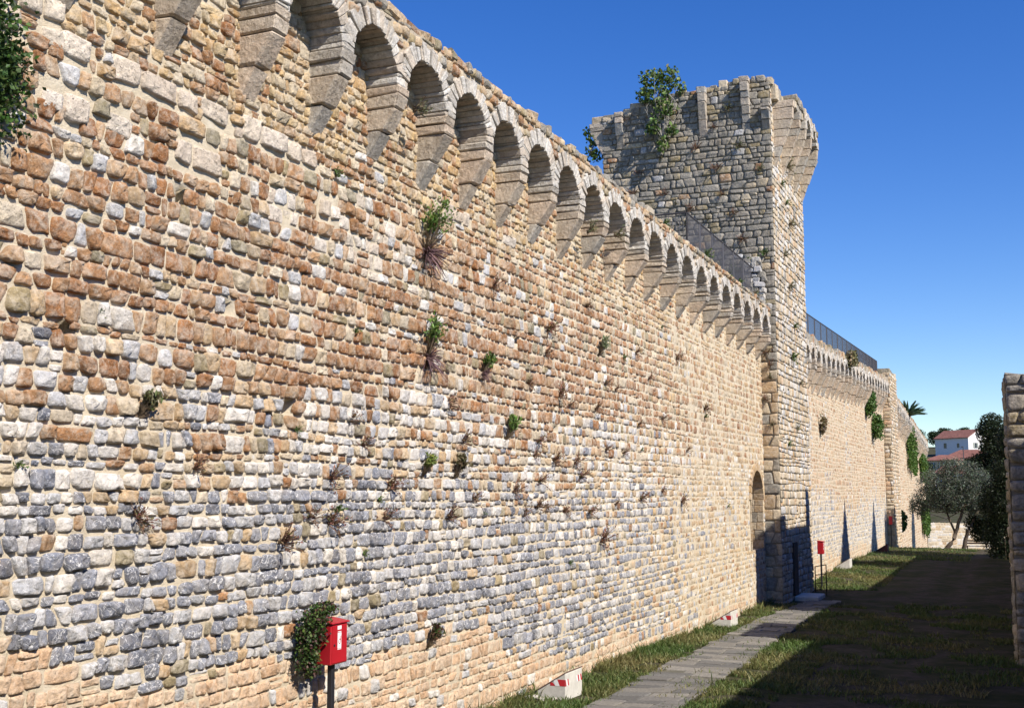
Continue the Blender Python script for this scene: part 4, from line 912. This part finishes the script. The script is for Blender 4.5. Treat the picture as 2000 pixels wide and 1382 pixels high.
floodlight(21.1, 'pale concrete floodlight wedge with red and white warning tape, beside the path')
floodlight(34.9, 'second floodlight wedge with warning tape, at the edge of the shadow')
floodlight(61.5, 'pale floodlight wedge against the wall beyond the tower', False)
floodlight(80.0, 'dark rusty floodlight wedge near the far red box', False, .9, True)
# little stones by the first floodlight
for k, (x, y) in enumerate([(.25, 20.85), (.42, 20.7), (.34, 20.95), (.62, 20.9), (.15, 20.75)]):
    z = float(gz(x, y)); s = rng.uniform(.025, .07); c = abox(-s, s, -s * 1.3, s * 1.3, -.02, s) + rng.normal(0, s * .25, (8, 3)); c[:, 2] = np.where(c[:, 2] > s * .3, c[:, 2], -.02)
    tag(put('loose_stone', boxes_mesh('loose_stone', [c], s * .4, STONE, .003, (.5, .48, .44), (.3, 0, .2)), None, (x, y, z)), 'loose white stone in the grass by the first floodlight wedge', 'stone', 'loose stones by the floodlight')
# ------------------------------------------------------------------ iron handrail by the tower door
g0 = float(gz(1.5, 48.6)); hr = thing('step_handrail', (1.3, 49.3, g0), 'black iron handrail by the tower steps', 'handrail')
for (x, y) in ((.72, 50.9), (1.45, 49.0)):
    g = Geo(); g.tube([(x, y, g0 - .1), (x, y, g0 + (1.2 if x > 1 else 1.0))], .022, 6); put('post', g.mesh('post', IRON, (x, y, g0)), hr, (x, y, g0))
g = Geo()
for dz in (0, .35, .7): g.tube([(.72, 50.9, g0 + 1.0 - dz), (1.45, 49.0, g0 + 1.2 - dz)], .018, 6)
put('rail', g.mesh('rail', IRON, WLOC[hr.name]), hr, WLOC[hr.name])

# ------------------------------------------------------------------ trees
def tree(name, loc, trunks, blobs, n, size, label, cat, seed, col, group=None, aspect=.5, thr=-.75, bark=BARK, shell=.45):
    """trunks: list of (path, r0, r1) relative to loc; blobs: ellipsoids relative to loc"""
    rs = np.random.default_rng(seed); loc = np.array(loc, float); root = thing(name, loc, label, cat, group)
    for path_, r0, r1 in trunks:
        g = Geo(); P = np.array(path_, float); t = np.linspace(0, 1, len(P)); tt = np.linspace(0, 1, 9); PP = np.stack([np.interp(tt, t, P[:, j]) for j in range(3)], 1); PP[1:-1] += rs.normal(0, r0 * .25, (7, 3))
        g.tube(PP, np.linspace(r0, r1, 9), 8); put('trunk', g.mesh('trunk', bark, (0, 0, 0), True), root, loc)
    g = Geo()
    for b in blobs:
        P0 = np.array(trunks[rs.integers(len(trunks))][0][-1]); b = np.array(b)
        for j in range(3):
            e = b[:3] + rs.normal(0, .45, 3) * b[3:]; m = (P0 + e) / 2 + rs.normal(0, .12, 3) * np.linalg.norm(e - P0); g.tube([P0, m, e], np.array([.5, .28, .1]) * max(trunks[0][2], .02), 5)
    put('limbs', g.mesh('limbs', bark), root, loc)
    Bl = np.array(blobs, float); vol = (Bl[:, 3] * Bl[:, 4] * Bl[:, 5]) ** .67; k = rs.choice(len(Bl), n, p=vol / vol.sum())
    d = rs.normal(0, 1, (n, 3)); d /= np.linalg.norm(d, axis=1)[:, None]; C = Bl[k, :3] + d * rs.uniform(shell, 1.08, (n, 1)) * Bl[k, 3:]
    f = 5.0 / max(Bl[:, 3:].max(), .2); cl = SNoise(seed, 8, f, 3 * f)(C[:, 0] + C[:, 1] * .7, C[:, 2]) + SNoise(seed + 1, 8, f, 3 * f)(C[:, 1], C[:, 0] - C[:, 2]); C = C[cl > thr]
    V, Q = leaf_quads(C, size, size * aspect, rs); put('crown', np_mesh('crown', V, [Q], LEAF, np.repeat(cols(col, len(C), rs), 4, 0)), root, loc)
    return root
z = float(gz(4.4, 86))
tree('olive_tree', (4.55, 86, z), [([(-.6, 0, -.1), (.1, 0, 1.0), (.55, .1, 2.6)], .16, .09), ([(.5, .3, -.1), (.9, .2, 1.2), (1.6, .2, 2.6)], .15, .08), ([(.05, .05, .9), (-.3, .2, 2.0), (-.5, .3, 2.9)], .08, .05)],
     [(.0, 0, 3.7, 1.9, 1.6, 1.3), (-1.7, .2, 3.3, 1.1, 1.1, .85), (1.5, .2, 3.9, 1.5, 1.4, 1.3), (.7, 0, 4.9, 1.7, 1.4, 1.0), (-1.0, .1, 4.5, 1.3, 1.2, .9), (2.6, .3, 3.3, 1.1, 1.0, 1.0), (-2.2, .1, 2.7, .7, .6, .7), (.1, .3, 5.6, 1.1, .9, .6), (1.9, .2, 2.6, 1.1, .9, .6), (-.3, .1, 2.9, 1.3, 1.1, .5)],
     34000, .17, 'silvery olive tree with two leaning trunks on the far lawn', 'tree', 601, ((.09, .11, .075), (.13, .15, .11), (.06, .08, .05), (.19, .21, .17)), None, .3, -.55)
DK = ((.022, .036, .015), (.035, .05, .02), (.014, .025, .01))
z = float(gz(7.0, 92)); tree('evergreen_tree', (7.3, 92, z), [([(0, 0, -.1), (.1, 0, 1.5), (0, .1, 3.5)], .25, .12)], [(0, 0, 3.2, 1.9, 2.0, 2.0), (-.6, 0, 5.2, 1.6, 1.6, 1.7), (.4, .2, 7.0, 1.5, 1.6, 1.7), (-.2, 0, 8.6, 1.1, 1.1, 1.2), (-1.0, -.2, 1.8, 1.3, 1.2, 1.2), (-1.3, 0, 6.0, .9, 1, .9)], 42000, .19, 'dark broad evergreen tree behind the olive tree', 'tree', 611, DK, None, .5, -.9)
z = float(gz(7.6, 74)); tree('evergreen_tree', (8.0, 74, z), [([(0, 0, -.1), (0, 0, 1.0), (.1, 0, 2.5)], .2, .1)], [(-.2, 0, 1.3, 1.2, 1.2, 1.5), (-.2, 0, 3.2, 1.25, 1.2, 1.5), (.2, 0, 4.8, .9, 1.0, 1.2), (.3, 0, 6.6, .7, .8, 1.2)], 26000, .15, 'dark evergreen shrub tree crowding the corner of the stone house', 'tree', 621, DK, None, .5, -.9)
z = float(gz(6.6, 108)); tree('evergreen_tree', (8.4, 112, z), [([(0, 0, -.1), (0, 0, 1.0), (.1, 0, 4)], .25, .1)], [(0, 0, 4.2, 2.6, 2.4, 2.4), (-1.4, 0, 6.8, 2.0, 1.9, 1.7), (.8, 0, 8.6, 2.2, 2.0, 2.0), (1.2, 0, 11, 1.8, 1.8, 1.6)], 26000, .27, 'taller dark tree rising behind the other evergreens', 'tree', 631, ((.03, .05, .02), (.045, .065, .025), (.02, .034, .014)), None, .5, -.8)
for (y, h, lb) in ((61.5, 15.5, 'first pointed conifer behind the boundary wall'), (75.3, 15.4, 'second pointed conifer behind the boundary wall')):
    tree('conifer', (12.6, y - .7, -.1), [([(0, 0, 0), (0, 0, 4), (0, 0, h - 1)], .25, .04)], [(0, 0, h - .7 - k * .6, .22 + .3 * k, .22 + .3 * k, .75) for k in range(8)] + [(0, 0, 5.5, 2.4, 2.4, 3.5)], 30000, .25, lb, 'tree', int(700 + y), DK, None, .5, -1.6, BARK, .2)
# fig tree on the tower top
FG = ((.11, .17, .04), (.17, .23, .07), (.07, .12, .03))
tree('fig_tree', (-3.7, 44.05, 18.9), [([(0, .2, -.2), (-.1, -.1, .5), (0, 0, 1.1)], .07, .04), ([(.1, .1, -.2), (.15, -.2, -.6), (.1, -.25, -1.1)], .05, .025)],
     [(-.35, 0, 1.45, .55, .5, .45), (.3, 0, 1.5, .55, .5, .4), (.75, 0, 1.0, .35, .35, .3), (-.1, -.2, .7, .6, .45, .45), (.25, -.3, .1, .55, .3, .4), (-.25, -.35, -.6, .35, .25, .45), (.5, -.3, -.8, .25, .2, .35), (.15, -.3, -1.3, .25, .22, .4), (-.7, -.1, .8, .3, .3, .3)], 1500, .17, 'fig tree growing out of the tower parapet and hanging down its face', 'tree', 641, FG, None, .75, -.5, plain('fig_bark', (.3, .28, .25), .8))
tree('fig_tree', (-6.55, 44.4, 18.0), [([(.3, .1, .1), (0, -.1, .1), (-.2, -.1, -.2)], .04, .02)], [(-.1, 0, .3, .3, .3, .25), (-.2, 0, -.2, .25, .25, .35), (-.45, 0, -.7, .2, .2, .25), (-.3, 0, .65, .25, .2, .2), (.05, 0, -.4, .25, .2, .3)], 420, .16, 'small fig shrub on the left corner of the tower', 'tree', 651, FG, None, .75, -.5)
# agave-like shrub on top of the farthest wall
g = Geo(); rs = np.random.default_rng(661)
for k in range(46):
    a = rs.uniform(0, 6.28); e = rs.uniform(.1, 1.3); d = np.array([math.cos(a) * math.cos(e), math.sin(a) * math.cos(e), math.sin(e)]); g.tube([(0, 0, 0), d * .9, d * 1.7 + np.array([0, 0, -.25])], np.array([.10, .09, .01]), 4, np.array((.05, .085, .04)) * rs.uniform(.7, 1.3))
ag = thing('spiky_shrub', (.1, 108, 10.6), 'spiky dark green shrub on top of the farthest wall', 'shrub'); put('leaves', g.mesh('leaves', LEAF), ag, (.1, 108, 10.6))

# ------------------------------------------------------------------ bench far back
z = float(gz(5.5, 110)); bn = thing('bench', (5.4, 110, z), 'dark wooden bench on the far lawn', 'bench')
for k in range(3): box_part('seat_slat', (4.2, 6.8, 109.8 + k * .16, 109.93 + k * .16, z + .42, z + .47), WOOD, bn, .008)
for k in range(2): box_part('back_slat', (4.2, 6.8, 110.32, 110.37, z + .6 + k * .2, z + .74 + k * .2), WOOD, bn, .008)
for x in (4.4, 6.6): box_part('leg', (x - .05, x + .05, 109.8, 110.38, z - .1, z + .42), WOOD, bn, .01)

# ------------------------------------------------------------------ houses on the hill
ROOF = plain('roof_tiles', (.22, .095, .07), .85, 0, .3, 1.5); PLW = plain('white_render', (.70, .68, .66), .85, 0, .04, 1); PLY = plain('cream_render', (.55, .47, .33), .85, 0, .06, 1); GREENS = plain('green_shutter', (.12, .16, .10), .7); GLASS = plain('window_glass', (.03, .035, .04), .15)
def house(name, c, L, W_, hw, hr, rot, label, wall_mat, wins, hip=False, ov=.5):
    """L along local x (ridge), W_ along y; gable at +x; wins: (face, u, z, w, h, shutter)"""
    root = thing(name, c, label, 'house'); root.rotation_euler = (0, 0, rot)
    def add(nm, me, par=root):
        o = bpy.data.objects.new(nm, me); COL.objects.link(o); o.parent = par; return o
    g = Geo(); a, b = L / 2, W_ / 2
    P = [(-a, -b, -6), (a, -b, -6), (a, b, -6), (-a, b, -6), (-a, -b, hw), (a, -b, hw), (a, b, hw), (-a, b, hw)]; F4 = [[0, 1, 5, 4], [1, 2, 6, 5], [2, 3, 7, 6], [3, 0, 4, 7]]
    g.add(P, [np.array(F4)])
    if not hip: g.add([(a, -b, hw), (a, b, hw), (a, 0, hw + hr), (-a, -b, hw), (-a, b, hw), (-a, 0, hw + hr)], [np.array([[0, 1, 2], [3, 5, 4]])])
    add('wall', g.mesh('wall', wall_mat))
    a2, b2 = a + ov * .6, b + ov; k = hr / b; z0 = hw - k * ov + .05; rx = a2 if not hip else a - b * .8; t = .18
    g = Geo()
    for dz in (0, t): pass
    V = np.array([(-a2, -b2, z0), (a2, -b2, z0), (rx, 0, hw + hr + .05), (-rx, 0, hw + hr + .05), (-a2, b2, z0), (a2, b2, z0)]); V2 = V + np.array([0, 0, t]); VV = np.concatenate([V, V2])
    q4 = [[6, 7, 8, 9], [9, 8, 11, 10], [0, 1, 7, 6], [4, 10, 11, 5], [0, 3, 2, 1], [3, 4, 5, 2]]; q3 = []
    if hip: q3 = [[7, 11, 8], [6, 9, 10], [1, 2, 5], [0, 4, 3]]; q4 += [[1, 5, 11, 7], [0, 6, 10, 4]]
    else: q4 += [[1, 2, 8, 7], [2, 5, 11, 8], [0, 6, 9, 3], [3, 9, 10, 4]]
    g.add(VV, [np.array(q4)] + ([np.array(q3)] if q3 else [])); add('roof', g.mesh('roof', ROOF))
    for face, u, z, w, h, sh in wins:
        def bx(u0, u1, z0_, z1_, d0, d1):
            return abox(a + d0, a + d1, u0, u1, z0_, z1_) if face == 'g' else abox(u0, u1, -b - d1, -b - d0, z0_, z1_)
        wo = add('window', boxes_mesh('window', [bx(u - w / 2, u + w / 2, z, z + h, -.05, .04)], .01, GLASS))
        add('window_frame', boxes_mesh('window_frame', [bx(u - w / 2 - .1, u - w / 2, z, z + h, -.02, .08), bx(u + w / 2, u + w / 2 + .1, z, z + h, -.02, .08), bx(u - w / 2 - .1, u + w / 2 + .1, z - .12, z, -.02, .12)], .01, WHITE), wo)
        if sh: add('shutter', boxes_mesh('shutter', [bx(u - w * .95, u - w / 2 - .1, z, z + h, .0, .07), bx(u + w / 2 + .1, u + w * .95, z, z + h, .0, .07)], .01, GREENS), wo)
    return root
house('house', (-7.5, 403, 15), 13, 9, 6.0, 2.4, R(-38), 'white gabled house with red tiled roof on the hill', PLW, [('g', -1.2, 2.6, 1.1, 1.7, True), ('g', 1.4, 2.6, .6, 1.7, False), ('f', -2.5, 2.8, 1.2, 1.6, False), ('f', 2.6, 2.8, 1.0, 1.4, False)])
house('house', (-2.8, 330, 8.2), 11, 8, 4.5, 2.0, R(-20), 'brownish hip roofed house below the white gabled house', PLY, [('f', -2, 1.8, 1.1, 1.6, True), ('f', 2, 1.8, 1.1, 1.6, True), ('g', 0, 1.8, 1.1, 1.6, True)], True)
house('house', (-8.2, 316, 7.6), 8, 7, 4.2, 1.2, R(-12), 'cream house with green shutters and low tiled roof', PLY, [('f', -2.2, 1.8, 1.0, 1.8, True), ('f', .3, 1.8, 1.0, 1.8, True), ('f', 2.8, 1.8, 1.0, 1.8, True)], True)
house('house', (-3.6, 290, 5.6), 8, 7, 2.6, 1.6, R(-25), 'low red roofed house partly hidden by the olive tree', PLW, [('f', -1, .8, 1.0, 1.2, False), ('f', 2, .8, 1.0, 1.2, False)])
g = Geo(); g.tube([(-3.0, 300, 4), (-3.0, 300, 14.6)], .11, 6); pl = thing('utility_pole', (-3.0, 300, 4.4), 'thin grey pole in front of the houses on the hill', 'pole'); put('pole', g.mesh('pole', RAILM, (-3, 300, 4.4)), pl, (-3, 300, 4.4)); box_part('lamp_head', (-3.5, -2.9, 299.9, 300.1, 14.5, 14.7), RAILM, pl, .03)
rs = np.random.default_rng(801)
for k, x in enumerate(np.arange(-40, 34, 5.2)):
    y = 450 + rs.uniform(-12, 25); z = float(gz(x, y)); h = rs.uniform(5.6, 7.4) + (2.5 if x > 2 else 0)
    tree('hill_tree', (x, y, z), [([(0, 0, -.3), (0, 0, 2), (0, 0, 4)], .3, .15)], [(0, 0, h * .55, 3.2, 3, h * .42), (rs.uniform(-1.5, 1.5), 0, h * .8, 2.0, 2, h * .22)], 1500, .6, 'rounded dark green tree in the row on the hilltop behind the houses', 'tree', 810 + k, ((.035, .06, .02), (.05, .08, .025), (.025, .045, .018)), 'trees along the hilltop', .7, -1.2)
for k, (x, y, h) in enumerate([(1.5, 340, 8), (5.5, 330, 9), (-12, 300, 6), (2.5, 260, 8), (-9, 250, 7), (6, 250, 9), (-3, 235, 6.5), (-14, 240, 7)]):
    z = float(gz(x, y)); tree('slope_tree', (x, y, z), [([(0, 0, -.3), (0, 0, 2), (0, 0, h * .5)], .25, .12)], [(0, 0, h * .5, 2.6, 2.5, h * .4), (rs.uniform(-1, 1), 0, h * .8, 1.7, 1.7, h * .22)], 1800, .45, 'leafy tree on the slope in front of the hill houses', 'tree', 840 + k, ((.04, .065, .02), (.06, .09, .03), (.03, .05, .02)), 'trees on the slope below the houses', .7, -1.0)
